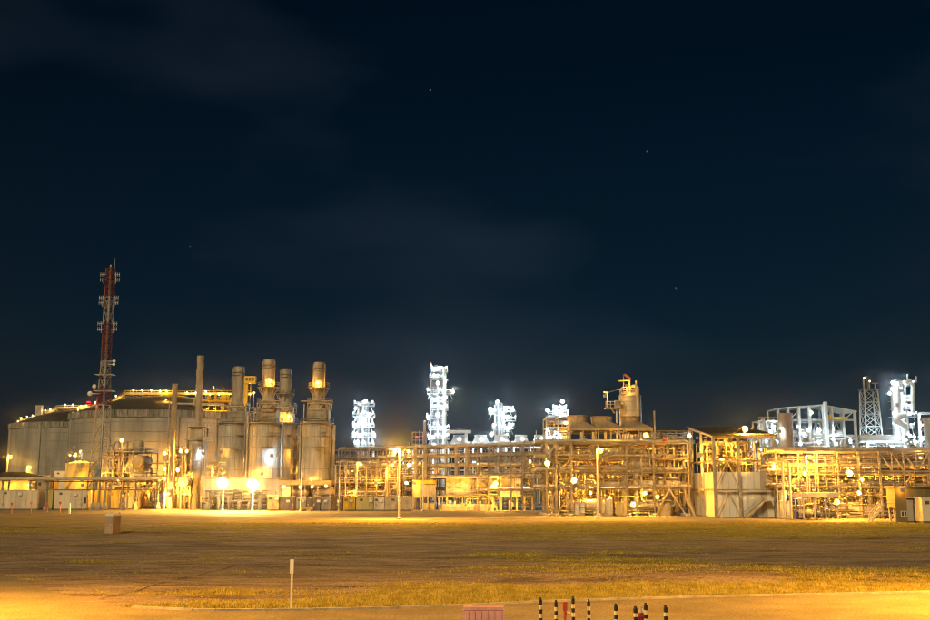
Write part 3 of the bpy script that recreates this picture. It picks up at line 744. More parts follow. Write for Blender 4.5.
zb_ = Zm(366)
MWHITE = mat('weathered_white_paint', (.36, .32, .28), .7, 0, .3, .7); MRED = mat('weathered_red_paint', (.20, .055, .03), .7, 0, .35, .7)
bands = [(0, Zm(470), RSTEEL), (Zm(470), Zm(440), TAN), (Zm(440), Zm(405), TAN), (Zm(405), Zm(388), MRED), (Zm(388), zb_, MWHITE), (zb_, Zm(361), MWHITE), (Zm(361), Zm(342), MRED), (Zm(342), Zm(323), MRED), (Zm(323), Zm(297), MWHITE), (Zm(297), Zm(268), MRED)]
MAST, mcorner, mwid = lattice_mast('lattice_mast', 'tall red and white lattice communications mast in front of the nearer tank', xm, Ym, 0, Zm(268), 6.6, 2.5, zb_, bands, .27, 'mast', 20)
MB().bar((xm, Ym, 0), (xm, Ym, Zm(268)), .5, .7).build('cable_ladder', RSTEEL, MAST)
for py in (275, 298, 324):
    z = Zm(py)
    for sd in (-1, 1):
        a = MB(); ex = xm + sd * (2.1)
        for dz in (0, -1.5):
            a.bar((xm + sd * 1.1, Ym - .4, z + dz), (ex + sd * .5, Ym - .4, z + dz), .14)
            for ddx in (0, .55): a.bar((ex + sd * ddx, Ym - .4, z + dz - .55), (ex + sd * ddx, Ym - .4, z + dz + .55), .12)
        a.bar((ex - sd * .45, Ym - .4, z - 2.6), (ex - sd * .45, Ym - .4, z + .6), .16)
        a.build('antenna', STEEL, MAST)
MB().tube([(xm + 1.0, Ym, Zm(268)), (xm + 1.0, Ym, Zm(258))], .09, 6).build('whip_antenna', STEEL, MAST)
MB().bar((xm - .1, Ym, Zm(268)), (xm - .1, Ym, Zm(265)), .3).build('beacon', STEEL, MAST)
for py, hw in ((375, 2.4), (391, 2.6)): MB().box((xm, Ym, Zm(py)), (2 * hw, 3.2, .18)).build('rest_platform', STEEL, MAST)
for dx, py in ((2.9, 361.6), (2.9, 364.8)): MB().lathe([(.1, 0), (.42, .1), (.42, .3), (0, .35)], (xm + dx - .3, Ym - 1.2, Zm(py)), 12, 'y').bar((xm + 1.0, Ym - .9, Zm(py)), (xm + dx, Ym - .9, Zm(py)), .12).build('dish', WPAINT, MAST)
MB().lathe([(0, -.2), (.55, 0), (.7, .2), (.6, .4), (0, .5)], (xm - 3.6, Ym - 1.2, Zm(394)), 16, 'y', cap=False).bar((xm - 3.5, Ym - .8, Zm(394)), (xm - 1, Ym - .4, Zm(394)), .15).build('dish', WPAINT, MAST)
MB().lathe([(0, -.2), (.5, 0), (.6, .2), (0, .4)], (xm - 2.2, Ym - 2.0, Zm(387)), 14, 'y', cap=False).build('dish', WPAINT, MAST)
lamp(MAST, (P(91, 404, Ym)[0], Ym - 2.0, Zm(404)), REDL, 8, .55, 'warning_lamp', hood=False)
MB().bar((P(91, 404, Ym)[0], Ym - 1.9, Zm(405)), (xm - 1.5, Ym - .5, Zm(405)), .14).build('lamp_arm', REDP, MAST)

# ================================================================== CABINS, LEFT FOREGROUND OF THE PLANT
def cabin(px0, px1, py0, py1, depth, m, label, name='cabin', doors=(), cat='cabin', group=None, corr=True, legs=False, roofm=None, wins=(), Y=None, hgt=None):
    Y = Y or GY(py1); x0, x1 = X(px0, Y, py1), X(px1, Y, py1); h = hgt or Z(py0, Y); base = .25
    t = thing(name, label, cat, ((x0 + x1) / 2, Y, 0), group)
    MB().box2((x0, Y, base), (x1, Y + depth, h - .12)).build('body', m, t)
    MB().box2((x0 - .08, Y - .08, h - .12), (x1 + .08, Y + depth + .08, h)).build('roof', roofm or m, t)
    MB().box2((x0 + .1, Y + .1, 0), (x1 - .1, Y + depth - .1, base)).build('skid', DGREY, t)
    n = max(3, int((x1 - x0) / 1.15)) if corr else 0
    for k in range(n + 1):
        xx = x0 + .06 + (x1 - x0 - .12) * k / max(1, n); MB().box((xx, Y - .025, (base + h) / 2 - .06), (.11, .05, h - base - .16)).build('rib', m, t)
    for dx in doors:
        xx = x0 + (x1 - x0) * dx
        d_ = MB().box2((xx - .5, Y - .09, base), (xx + .5, Y - .05, base + 2.1)).build('door', m, t)
        MB().box2((xx + .32, Y - .13, base + 1.0), (xx + .4, Y - .09, base + 1.2)).build('handle', DGREY, d_)
        MB().box2((xx - .62, Y - .10, base + 2.12), (xx + .62, Y - .2, base + 2.2)).build('door_hood', m, t)
    rg = random.Random(int(px0 * 13 + px1)); Lx = x1 - x0
    if Lx > 2.2:
        xv = x0 + Lx * rg.uniform(.15, .4); v_ = MB().box2((xv - .35, Y - .07, h - 1.0), (xv + .35, Y - .03, h - .5))
        for q in range(3): v_.box((xv, Y - .085, h - .9 + .13 * q), (.6, .03, .05))
        v_.build('vent', DGREY, t)
        xq = x0 + Lx * rg.uniform(.5, .9); MB().box2((xq - .4, Y - .36, h - 1.25), (xq + .4, Y - .05, h - .7)).lathe([(.2, 0), (.2, -.02), (.04, -.03), (0, -.03)], (xq, Y - .36, h - .97), 10, 'y').build('air_conditioner', WPAINT, t)
        xg = x0 + Lx * rg.uniform(.05, .95); MB().tube([(xg, Y - .07, base + .1), (xg, Y - .07, h - .2)], .035, 6).build('conduit', STEEL, t)
        MB().box2((xg - .18, Y - .2, base + .9), (xg + .18, Y - .06, base + 1.4)).build('junction_box', GREYC, t)
    for wx, wz, ww, wh in wins:
        xx = x0 + (x1 - x0) * wx; f_ = MB().box2((xx - ww / 2 - .08, Y - .07, wz - .08), (xx + ww / 2 + .08, Y - .052, wz + wh + .08)).build('window', WPAINT, t)
        MB().box2((xx - ww / 2, Y - .09, wz), (xx + ww / 2, Y - .072, wz + wh)).build('pane', GLASS, f_)
    return t
CABINM = mat('cream_cabin', (.62, .55, .46), .6, 0, .14, .4, True)
cabin(-6, 37, 490, 507.6, 9, CABINM, 'long ribbed pale cabin at the left edge of the picture', doors=(.68,), group='pale cabins at the left', Y=262)
cabin(53.5, 86, 490.5, 507.6, 9, CABINM, 'ribbed pale cabin right of the gap with the red sign board', doors=(.76,), group='pale cabins at the left', Y=262, wins=((.955, 1.5, .7, 1.4),))
# low yellow building with a dark hipped roof behind the left cabin
Y = 300.0; x0, x1 = X(-30, Y), X(37, Y); he, hr = Z(480, Y), Z(473.8, Y)
t = thing('warehouse', 'low yellow-walled building with a dark hipped roof behind the left cabin', 'building', ((x0 + x1) / 2, Y, 0))
MB().box2((x0, Y, 0), (x1, Y + 16, he)).build('wall', YWALL, t)
b = MB(); b._add([(x0 - .5, Y - .5, he), (x1 + .5, Y - .5, he), (x1 + .5, Y + 16.5, he), (x0 - .5, Y + 16.5, he), (x0 + 6, Y + 8, hr + .6), (x1 - 7, Y + 8, hr + .6)], [(0, 1, 5, 4), (1, 2, 5), (2, 3, 4, 5), (3, 0, 4), (3, 2, 1, 0)]); b.build('roof', DARKROOF, t)
for px in (5, 19): MB().box2((X(px, Y) - 1.2, Y - .06, .1), (X(px, Y) + 1.2, Y - .01, 3.2)).build('door', CREAM, t)
MB().box2((x1 - 2.2, Y - .1, he - 2.4), (x1 - .3, Y - .02, he - .8)).build('window', GLASS, t)
for px, py, pw in ((10, 484, 40), (30, 485, 40)): lamp(t, (X(px, Y, py), Y - 1.2, Z(py, Y)), SOD, pw, .22, 'wall_lamp')
# white site buildings
cabin(20, 38.5, 475, 500, 8, WHITE, 'white site building with a flat roof behind the low yellow warehouse', 'site_building', cat='building', Y=330, hgt=Z(475, 330), wins=((.6, 5.2, 2.6, 1.2),))
cabin(52.8, 66, 471, 500, 9, WHITE, 'white box building left of the squat yellow tank', 'site_building', cat='building', Y=335, hgt=Z(471, 335), doors=(.3,))
# squat yellow tank
Y = 318.0; r = 16.3 * S(Y); xt = X(82.5, Y, 475); zt_ = Z(464, Y)
t = thing('squat_tank', 'squat yellow-lit water tank with a low cone roof behind the cabins', 'tank', (xt, Y, 0))
MB().lathe([(r, 0), (r, zt_), (r + .12, zt_), (r + .12, zt_ + .15), (r - .1, zt_ + .18)], (xt, Y, 0), 40).build('wall', YWALL, t)
MB().lathe([(r - .05, zt_ + .16), (.5, Z(460, Y)), (.5, Z(460, Y) + .5), (0, Z(460, Y) + .5)], (xt, Y, 0), 40, cap=False).build('roof', YWALL, t)
for z in np.arange(2.2, zt_ - .5, 2.2): MB().lathe([(r, -.06), (r + .05, -.05), (r + .05, .05), (r, .06)], (xt, Y, z), 40, cap=False).build('seam_ring', YWALL, t)
hr_ = [(xt + (r - .2) * math.cos(a), Y + (r - .2) * math.sin(a), zt_ + .16) for a in np.linspace(math.pi, 2 * math.pi, 13)]
handrail(t, hr_, 1.1, STEEL, 1.6, .06)
stairs(t, (xt - r - 1, Y - r * .5, 0), (xt + r * .45, Y - r - .8, zt_), .9)
for dx, dy, pw in ((-.9, -1.6, 90), (.6, -1.8, 70)): lamp(t, (xt + r * dx, Y + r * dy, 7.5), SOD, pw, .3)
for px, py in ((70, 455.5), (76, 451.5)): lamp(t, (X(px, Y - 6, py), Y - 2, Z(py, Y - 2)), SOD, 50, .4)
for px in (70, 76): MB().bar((X(px, Y - 6, 455), Y - 1.6, 0), (X(px, Y - 6, 455), Y - 1.6, Z(453, Y)), .14).build('lamp_stand', STEEL, t)
lamp(t, (X(87.5, Y, 452.5), Y - r, Z(452.5, Y)), WLED, 10, .35); MB().bar((X(87.5, Y, 452.5), Y - r + .5, 0), (X(87.5, Y, 452.5), Y - r + .5, Z(453, Y)), .14).build('lamp_stand', STEEL, t)

# far-left street lamps
lamp_post(5.5, 497, 456, 'lamp post with a bright lamp at the very left edge beside the far tank', 1, 200, Y=330, x=X(6.5, 330, 480), h=Z(455.6, 330), r=.75)
lamp_post(29, 497, 467, 'short lamp post with a lit lamp before the far tank wall', 1, 140, Y=345, x=X(26.5, 345, 480), h=Z(466.4, 345), r=.6)
lamp_post(49.5, 500, 453.5, 'tall unlit grey lamp post before the far tank wall', -1, 0, Y=290, x=X(50.2, 290, 480), h=Z(454, 290), lit=False)

# ================================================================== LOW PIPE RACK, LEFT
Y = 263.0; zr = Z(481.5, Y)
t = thing('pipe_rack', 'low pipe rack on concrete pedestals running along the left of the plant', 'pipe rack', (X(90, Y), Y, 0))
for px in (2, 30, 47, 93.2, 99.2, 105.4, 123, 135.4, 158):
    xx = X(px, Y, 495)
    b = MB(); b.lathe([(.75, 0), (.75, .5), (.42, 1.5), (.42, 1.7)], (xx, Y, 0), 4, smooth=False); b.build('pedestal', CONCP, t)
    hbar(t, 'column', (xx, Y, 1.7), (xx, Y, zr), .32, RSTEEL)
    hbar(t, 'cross_beam', (xx - .01, Y - .8, zr + .15), (xx - .01, Y + 4.2, zr + .15), .28, RSTEEL)
    hbar(t, 'column', (xx, Y + 3.6, 0), (xx, Y + 3.6, zr), .32, RSTEEL)
for dy, rr_, m in ((-.4, .16, ALU), (.3, .22, TAN), (1.1, .32, ALU), (2.0, .2, STEEL), (2.8, .28, TAN), (3.7, .22, ALU)):
    MB().tube([(X(-12, Y), Y + dy, zr + .3 + rr_), (X(160, Y), Y + dy, zr + .3 + rr_)], rr_, 8).build('pipe', m, t)
for z in (zr, zr - 2.0): hbar(t, 'beam', (X(44, Y), Y + .3, z), (X(160, Y), Y + .3, z), .26, RSTEEL)
for dx in (X(88, Y, 495), X(106, Y, 495)): MB().box((dx + 2.0, Y + .2, zr + .45), (5.2, 1.2, .2)).build('cover_plate', RSTEEL, t)
lamp(t, (X(122.6, Y, 493), Y - .4, Z(493, Y)), SOD, 14, .25)
# bright yellow-lit enclosures behind the rack
cabin(80, 119, 488, 508, 6, YWALL, 'long pale yellow enclosure behind the low pipe rack columns', 'enclosure', cat='enclosure', Y=268, hgt=Z(489.5, 268))
cabin(119.6, 133, 490, 508, 5, CREAM, 'cream enclosure between the two right-hand rack pedestals', 'enclosure', cat='enclosure', Y=268.5, hgt=Z(490.5, 268))
cabin(135.8, 142.5, 492, 504, 4, YEL, 'small golden yellow cabinet right of the cream enclosure', 'cabinet', cat='cabinet', Y=276, hgt=Z(491.5, 276))
cabin(47.6, 52, 490, 507, 3, YWALL, 'narrow yellow cabinet in the gap between the pale cabins', 'cabinet', cat='cabinet', Y=263, hgt=Z(490, 263))
for k, px in enumerate((84, 97, 112)):
    lamp_y = 265.2
    lamp(t, (X(px, lamp_y), lamp_y - 1.0, zr - .9), SOD, 40, .25)
for px in (40, 48): lamp(t, (X(px, 268), 268.0, zr - .6), SOD, 30, .25)
# ================================================================== PROCESS MODULES (left)
def module(name, label, x0, x1, y0, depth, zs, seed, nb=3, rows=2, m=TAN, npipe=10, nves=2, lamps=(), deck=(), rails=(), brace=(), cw=.22, rr=(.08, .26), cat='process module', mats=None, vmat=ALU, group=None, rad=None):
    rng = random.Random(seed)
    t = thing(name, label, cat, ((x0 + x1) / 2, y0, 0), group)
    cx = [x0 + (x1 - x0) * k / nb for k in range(nb + 1)]; cyy = [y0 + depth * k / (rows - 1) for k in range(rows)]
    for a in cx:
        for q in cyy: hbar(t, 'column', (a, q, 0), (a, q, zs[-1] + .1), cw, m)
    for z in zs:
        for q in cyy: hbar(t, 'beam', (x0 - .15, q - .004, z), (x1 + .15, q - .004, z), cw * .85, m)
        for a in cx: hbar(t, 'cross_beam', (a - .006, y0, z - .01), (a - .006, y0 + depth, z - .01), cw * .75, m)
    for i in deck:
        z = zs[i]; MB().box2((x0, y0, z + cw * .45), (x1, y0 + depth, z + cw * .45 + .06)).build('deck', STEEL, t)
    for i in rails:
        z = zs[i] + cw * .5; handrail(t, [(x0, y0 - .05, z), (x1, y0 - .05, z)], 1.1, YEL if rng.random() < .4 else STEEL, 1.5, .07)
        handrail(t, [(x1 + .05, y0, z), (x1 + .05, y0 + depth, z)], 1.1, STEEL, 1.5, .07)
    for bay, lv in brace:
        za, zb = (0 if lv == 0 else zs[lv - 1]), zs[lv]
        if (bay + lv) % 2 == 0: MB().bar((cx[bay], y0 - .02, za), (cx[bay + 1], y0 - .02, zb), cw * .55).build('brace', m, t)
        else: MB().bar((cx[bay + 1], y0 - .02, za), (cx[bay], y0 - .02, zb), cw * .55).build('brace', m, t)
    for _ in range(nves):
        r = rng.uniform(.5, 1.1) if rad is None else rng.uniform(*rad); z = 0 if rng.random() < .5 else zs[0]
        vessel(t, (rng.uniform(x0 + r, x1 - r), rng.uniform(y0 + r, y0 + depth - r), z + .15), r, min(rng.uniform(.4, .9) * zs[-1], zs[-1] - z - .6), vmat, 14)
    rand_pipes(t, rng, x0, x1, y0 - .3, y0 + depth, .6, zs[-1] + .8, int(npipe * .7), rr, mats)
    rand_pipes(t, rng, x0, x1, y0 - .5, y0 + depth * .6, .6, zs[-1] + 1.0, int(npipe * .7), (.035, .09), mats)
    for l in lamps:
        px, py, pw, r = l[:4]; col = l[4] if len(l) > 4 else SOD; yl = y0 - 1.0 + (l[5] if len(l) > 5 else 0)
        lamp(t, (P(px, py, yl)[0], yl, P(px, py, yl)[1]), col, pw, r)
    return t
Y = 276.0
t = module('process_module', 'yellow-lit process module of pipes and drums right of the lattice mast', X(101, Y), X(143, Y), Y, 12, [Z(485, Y), Z(473, Y), Z(452, Y)], 11, nb=4, rows=3, npipe=46, nves=5,
    lamps=[(121.8, 440.5, 70, .5), (118.5, 479.5, 45, .4), (112, 468, 40, .3), (128, 470, 40, .3), (107, 462, 40, .3), (131, 481, 40, .3), (139, 488, 30, .3), (104, 476, 40, .3)], deck=(1, 2), rails=(1, 2), brace=((0, 0), (1, 1), (2, 2)), rr=(.1, .35))
drum_h(t, (X(136.3, Y - 3), Y + 1, Z(461, Y - 3)), 1.55, 9.0, TAN, 'y', 24)
vessel(t, (X(131.5, Y), Y + 4, Z(452, Y)), 1.5, 3.2, TAN, 20, 'drum')
MB().tube(elbow_pts([(X(133.5, Y), Y - 2.5, Z(466, Y)), (X(134, Y), Y - 2.8, Z(473, Y)), (X(141, Y), Y - 2.8, Z(475.5, Y)), (X(149, Y), Y - 2.8, Z(475.5, Y))], 1.2), .55, 12).build('pipe', ALU, t)
for py in (463.5, 476, 479): MB().tube([(X(138, Y), Y - 1.2, Z(py, Y)), (X(184, Y), Y - 1.2, Z(py, Y))], .2, 8).build('pipe', TAN, t)
for k in range(6): vessel(t, (X(103 + 7 * k, Y), Y - 2.4, 0), .35, 3.5 + (k % 3), CREAM, 10)
for px, pt in ((104, 444), (110, 442), (115, 440), (119, 442)): MB().tube(elbow_pts([(X(px, Y), Y + 2, Z(455, Y)), (X(px, Y), Y + 2, Z(pt, Y)), (X(px + 4, Y), Y + 2, Z(pt, Y)), (X(px + 4, Y), Y + 2, Z(450, Y))], .4), .22, 8).build('pipe', ALU, t)
Y = 279.0
t = module('valve_skid', 'low skid of pipes and valves between the drum module and the thin stack', X(143, Y), X(163, Y), Y, 8, [Z(494, Y), Z(481, Y)], 12, nb=3, npipe=22, nves=2, lamps=[(150, 486, 30, .3), (158, 484, 30, .3), (146, 495, 25, .25)], cat='skid', rr=(.08, .24), deck=(1,), rails=(1,))
cabin(148, 158, 490, 500, 3, WHITE, 'white and blue small cabin behind the pipe skid', 'small_cabin', cat='cabin', Y=300, hgt=Z(489.5, 300), wins=((.5, 2.0, 1.6, .9),))
Y = 268.0
t = module('process_module', 'cluttered pipe module at the foot of the thin stack', X(163, Y), X(190, Y), Y, 10, [Z(494, Y), Z(480, Y), Z(465, Y), Z(450, Y)], 13, nb=3, rows=3, npipe=40, nves=3,
    lamps=[(165.2, 453.3, 70, .45), (181, 451.3, 70, .5), (187, 451.3, 60, .42), (165.2, 469, 60, .42), (165, 479, 60, .42), (178, 470, 80, .5), (176, 479.3, 20, .3), (170, 490, 40, .3), (185, 492, 40, .3)], deck=(1, 2), rails=(1, 2, 3), brace=((0, 0), (2, 1), (1, 2)), rr=(.08, .3))
x_, z_ = P(183, 482, Y - 2.5)
MB().lathe([(0, 0), (1.25, .06), (1.3, .2), (1.3, 3.2), (0, 3.4)], (x_, Y - 2.6, z_), 24, 'y', cap=False).build('duct_end', CREAM, t)
lamp_post(165, 509, 494, 'short bright flood light post at the foot of the thin stack', 1, 420, Y=264, x=X(164.6, 264, 500), h=Z(491.5, 264), r=.75, name='flood_light_post')

# ================================================================== EXHAUST STACKS
def slim_stack(label, pxb, pyb, pxt, pyt, wpx, Y, m, group=None):
    xb = P(pxb, pyb, Y)[0]; r = wpx / 2 * S(Y); zt = Z(pyt, Y)
    t = thing('exhaust_stack', label, 'exhaust stack', (xb, Y, 0), group)
    MB().lathe([(r * 1.25, 0), (r * 1.1, zt * .3), (r, zt * .45), (r, zt - .3), (r * 1.08, zt - .3), (r * 1.08, zt), (r * .8, zt), (r * .8, zt - 1)], (xb, Y, 0), 20, cap=False).build('shaft', m, t)
    st_ = MB()                                             # helical strakes near the top
    for q in range(3):
        for k in range(18):
            a = 2 * math.pi * (q / 3 + k / 14); z0 = zt - zt * .36 * (1 - k / 18); z1 = zt - zt * .36 * (1 - (k + 1) / 18); a2 = 2 * math.pi * (q / 3 + (k + 1) / 14)
            p0, p1 = (xb + r * 1.06 * math.cos(a), Y + r * 1.06 * math.sin(a), z0), (xb + r * 1.06 * math.cos(a2), Y + r * 1.06 * math.sin(a2), z1)
            st_.bar(p0, p1, .12, .3)
    st_.build('strake', m, t)
    for z in (zt * .5, zt * .62, zt * .8): MB().lathe([(r, -.1), (r * 1.16, -.1), (r * 1.16, .1), (r, .1)], (xb, Y, z), 20, cap=False).build('flange', STEEL, t)
    return t, xb, r
t, xb, r = slim_stack('thin leaning-looking grey stack with spiral strakes before the nearer tank', 171.3, 470, 177, 384, 5.0, 266.0, STACKM, 'slim spiral stacks')
MB().bar((xb - r - .3, 265, 0), (xb - r - .3, 265, Z(400, 266)), .14, .4).build('ladder', STEEL, t)
YU = 272.0
t, xb, r = slim_stack('tall slim stack with spiral strakes standing on a clad boiler casing', 197.3, 440, 200.6, 356, 6.3, YU, STACKM, 'slim spiral stacks')
rb = 8.6 * S(YU); za, zc = Z(478, YU), Z(441, YU)
MB().lathe([(rb, za), (rb, zc), (rb * .7, zc + 1.0)], (xb - .2, YU, 0), 24).build('casing', ALU, t)
for z in np.linspace(za + 2, zc - 1, 4): MB().lathe([(rb, -.07), (rb + .07, -.06), (rb + .07, .06), (rb, .07)], (xb - .2, YU, z), 24, cap=False).build('seam_ring', STACKM, t)
for a in (-1, 1):
    for q in (-1, 1): MB().bar((xb + a * rb * .95, YU + q * rb * .9, 0), (xb + a * rb * .95, YU + q * rb * .9, Z(424, YU)), .3).build('support_leg', STEEL, t)
for py in (427, 440): MB().box((xb, YU, Z(py, YU)), (rb * 2.3, rb * 2.3, .2)).build('platform', STEEL, t); handrail(t, [(xb - rb * 1.15, YU - rb * 1.15, Z(py, YU)), (xb + rb * 1.15, YU - rb * 1.15, Z(py, YU))], 1.1, STEEL, 1.3)
MB().box2((xb - rb * .7, YU - rb * .7, Z(440, YU)), (xb + rb * .75, YU + rb * .7, Z(429, YU))).build('inlet_box', STACKM, t)
MB().box((xb + rb * 1.6, YU - rb, Z(439.5, YU)), (rb * 1.1, 1.2, 1.0)).build('side_platform', STEEL, t)
lamp(t, (P(203.2, 453.6, YU - 3)[0], YU - rb - .6, Z(453.6, YU - 3)), WLED, 26, .3); lamp(t, (P(213, 454.8, YU)[0], YU + 3, Z(454.8, YU)), WLED, 6, .25)
for px, py in ((188, 478), (203, 477)): lamp(t, (P(px, py, YU - 3)[0], YU - rb - .8, Z(py, YU - 3)), SOD, 40, .3)

def turbine_stack(label, pxc, Y, py_top, w_st, py_cone, w_h, py_h, w_body, py_body, py_base, bx=0.0, plat=None, lamps=(), seed=0):
    """clad waste-heat casing with an inlet box, truss frame, cone and round stack on top"""
    rng = random.Random(seed); s = S(Y); xc = P(pxc, py_body, Y)[0]; xb = xc + bx * s
    t = thing('turbine_stack', label, 'exhaust stack', (xc, Y, 0), 'turbine exhaust stacks')
    zt, zk, zh, zb, z0 = Z(py_top, Y), Z(py_cone, Y), Z(py_h, Y), Z(py_body, Y), Z(py_base, Y)
    r = w_st / 2 * s; R_ = w_body / 2 * s; hw = w_h / 2 * s
    MB().lathe([(R_, z0), (R_, zb - .5), (R_ * .94, zb)], (xb, Y, 0), 32).build('casing', ALU, t)
    nb_ = 5
    for k in range(nb_ + 1):
        z = z0 + (zb - .6 - z0) * k / nb_; MB().lathe([(R_, -.1), (R_ + .09, -.09), (R_ + .09, .09), (R_, .1)], (xb, Y, z), 32, cap=False).build('seam_ring', STACKM, t)
    for k in range(9):
        a = math.pi * (1.06 + .11 * k); MB().bar((xb + R_ * math.cos(a), Y + R_ * math.sin(a), z0), (xb + R_ * math.cos(a), Y + R_ * math.sin(a), zb - .5), .14, .1).build('seam', STACKM, t)
    for k in range(6):
        a = math.pi * (1 + .2 * k); MB().bar((xb + R_ * .9 * math.cos(a), Y + R_ * .9 * math.sin(a), 0), (xb + R_ * .9 * math.cos(a), Y + R_ * .9 * math.sin(a), z0), .45).build('support_leg', STEEL, t)
    MB().lathe([(R_ * 1.1, 0), (R_ * 1.1, .18)], (xb, Y, zb), 32).build('platform', STEEL, t)
    hp = [(xb + R_ * 1.08 * math.cos(a), Y + R_ * 1.08 * math.sin(a), zb + .18) for a in np.linspace(math.pi * .95, math.pi * 2.05, 15)]
    handrail(t, hp, 1.1, STEEL, 1.2, .07)
    # transition box with panel frame
    xh = xc + hw * .12; box0 = MB().box2((xh - hw, Y - hw * .8, zb + .1), (xh + hw * .85, Y + hw * .8, zh - 1.5)).build('inlet_box', STACKM, t)
    for k in range(5): MB().box((xh - hw + hw * 1.85 * k / 4, Y - hw * .8 - .06, (zb + zh - 1.5) / 2), (.14, .12, zh - 1.7 - zb)).build('stiffener', STACKM, t)
    for z in (zb + .5, (zb + zh) / 2 - .5, zh - 1.7): MB().box((xh - hw * .07, Y - hw * .8 - .08, z), (hw * 1.9, .16, .16)).build('stiffener', STACKM, t)
    fr = MB()                                               # open truss above the box
    for a in (-1, 1):
        for q in (-.85, .85): fr.bar((xh + a * hw * .95, Y + q * hw, zh - 1.6), (xh + a * hw * .95, Y + q * hw, zh + .1), .2)
    for q in (-.85, .85):
        fr.bar((xh - hw, Y + q * hw, zh), (xh + hw, Y + q * hw, zh), .24); fr.bar((xh - hw, Y + q * hw, zh - 1.5), (xh + hw, Y + q * hw, zh - 1.5), .2)
        for k in range(2):
            a0, a1 = xh - hw + hw * k, xh - hw + hw * (k + 1)
            fr.bar((a0, Y + q * hw, zh - 1.5), ((a0 + a1) / 2, Y + q * hw, zh), .13); fr.bar((a1, Y + q * hw, zh - 1.5), ((a0 + a1) / 2, Y + q * hw, zh), .13)
    fr.build('truss', TAN, t)
    handrail(t, [(xh - hw, Y + hw, zh + .1), (xh - hw, Y - hw * .9, zh + .1), (xh + hw, Y - hw * .9, zh + .1), (xh + hw, Y + hw, zh + .1)], 1.1, STEEL, 1.2, .07)
    MB().lathe([(hw * .82, zh - 1.5), (hw * .82, zh - .2), (r * 1.02, zk), (r, zk + .3), (r, zt - .15), (r * 1.05, zt - .15), (r * 1.05, zt), (r * .88, zt), (r * .88, zt - 2)], (xc, Y, 0), 24, cap=False).build('shaft', STACKM, t)
    for py in (py_top + 5.5, py_top + 8.2): MB().lathe([(r, -.07), (r * 1.2, -.07), (r * 1.2, .07), (r, .07)], (xc, Y, Z(py, Y)), 24, cap=False).build('flange', STEEL, t)
    for a in (-1, 1): MB().tube([(xc + a * r * 1.08, Y - .3, zk), (xc + a * r * 1.08, Y - .3, zt - .4)], .14, 6).build('sample_pipe', ALU, t)
    if plat:
        pyp, wp = plat; zp = Z(pyp, Y); Rp = wp / 2 * s
        MB().lathe([(r * .98, 0), (Rp, 0), (Rp, .15), (r * .98, .15)], (xc, Y, zp), 24, cap=False).build('ring_platform', STEEL, t)
        handrail(t, [(xc + Rp * math.cos(a), Y + Rp * math.sin(a), zp + .15) for a in np.linspace(0, 2 * math.pi, 17)], 1.15, TAN, 1.2, .09)
        br_ = MB()
        for k in range(8):
            a = 2 * math.pi * k / 8; br_.bar((xc + r * math.cos(a), Y + r * math.sin(a), zp - 2.2), (xc + Rp * .95 * math.cos(a), Y + Rp * .95 * math.sin(a), zp), .16)
        br_.build('bracket', TAN, t)
    # side pipes, ladder and small platforms on the casing
    for k in range(3):
        a = math.pi * (1.02 + .05 * k); q = (xb + (R_ + .35) * math.cos(a), Y + (R_ + .35) * math.sin(a))
        MB().tube([(q[0], q[1], z0 - 2), (q[0], q[1], zb + rng.uniform(-.5, 2.5))], rng.uniform(.15, .32), 8).build('riser_pipe', ALU, t)
    a = math.pi * 1.97; q = (xb + (R_ + .4) * math.cos(a), Y + (R_ + .4) * math.sin(a))
    MB().tube([(q[0], q[1], z0 - 1), (q[0], q[1], zb - .3)], .42, 10).build('riser_pipe', ALU, t)
    for k in range(2):
        z = z0 + (zb - z0) * (.55 + .25 * k); a = math.pi * (1.62 + .1 * k)
        MB().box((xb + (R_ + .5) * math.cos(a), Y + (R_ + .5) * math.sin(a), z), (2.6, 1.4, .15)).build('side_platform', STEEL, t)
        handrail(t, [(xb + (R_ + .5) * math.cos(a) - 1.3, Y + (R_ + .5) * math.sin(a) - .7, z), (xb + (R_ + .5) * math.cos(a) + 1.3, Y + (R_ + .5) * math.sin(a) - .7, z)], 1.1, TAN, 1.3)
    rand_pipes(t, rng, xh - hw * 1.5, xh + hw * 1.2, Y - hw * 1.05, Y - hw * .85, zb + .3, zh + .5, 5, (.08, .2))
    for px, py, pw, rl, *c in lamps:
        yl = Y - (R_ + 1.2 if py > py_body else (hw + .9 if py > py_h else r + 1.0))
        lamp(t, (P(px, py, yl)[0], yl, Z(py, yl)), c[0] if c else SOD, pw, rl, bowl=False)
    return t
turbine_stack('far left turbine stack with a short round top behind the two big flood lights', 237.0, 300, 367, 10.6, 403, 19, 407, 31, 424, 481, bx=-3, lamps=[(221, 452, 20, .3)], seed=1)
turbine_stack('tallest of the four round turbine stacks, a lamp on its ring platform', 267.5, 272, 360, 11, 398, 22, 404, 32, 424, 480, bx=-2, plat=(388, 22), lamps=[(270.8, 381, 150, .85), (272, 455.6, 26, .4, WLED), (277.5, 455.8, 14, .3, WLED), (262, 474, 25, .3)], seed=2)
turbine_stack('middle turbine stack half hidden behind its neighbours, a bright lamp below its truss', 284.6, 298, 369, 10, 402, 19, 408, 25, 424, 480, plat=(394.5, 19), lamps=[(288.6, 416.5, 190, .9), (293, 453.5, 14, .25)], seed=3)
turbine_stack('right-hand turbine stack standing clear beside the pipe rack, lamp on its ring platform', 318.2, 270, 362.6, 10.6, 399, 23, 404, 31, 424, 480, bx=-1, plat=(388.5, 21), lamps=[(317.5, 383, 160, .9), (311, 479, 60, .45)], seed=4)
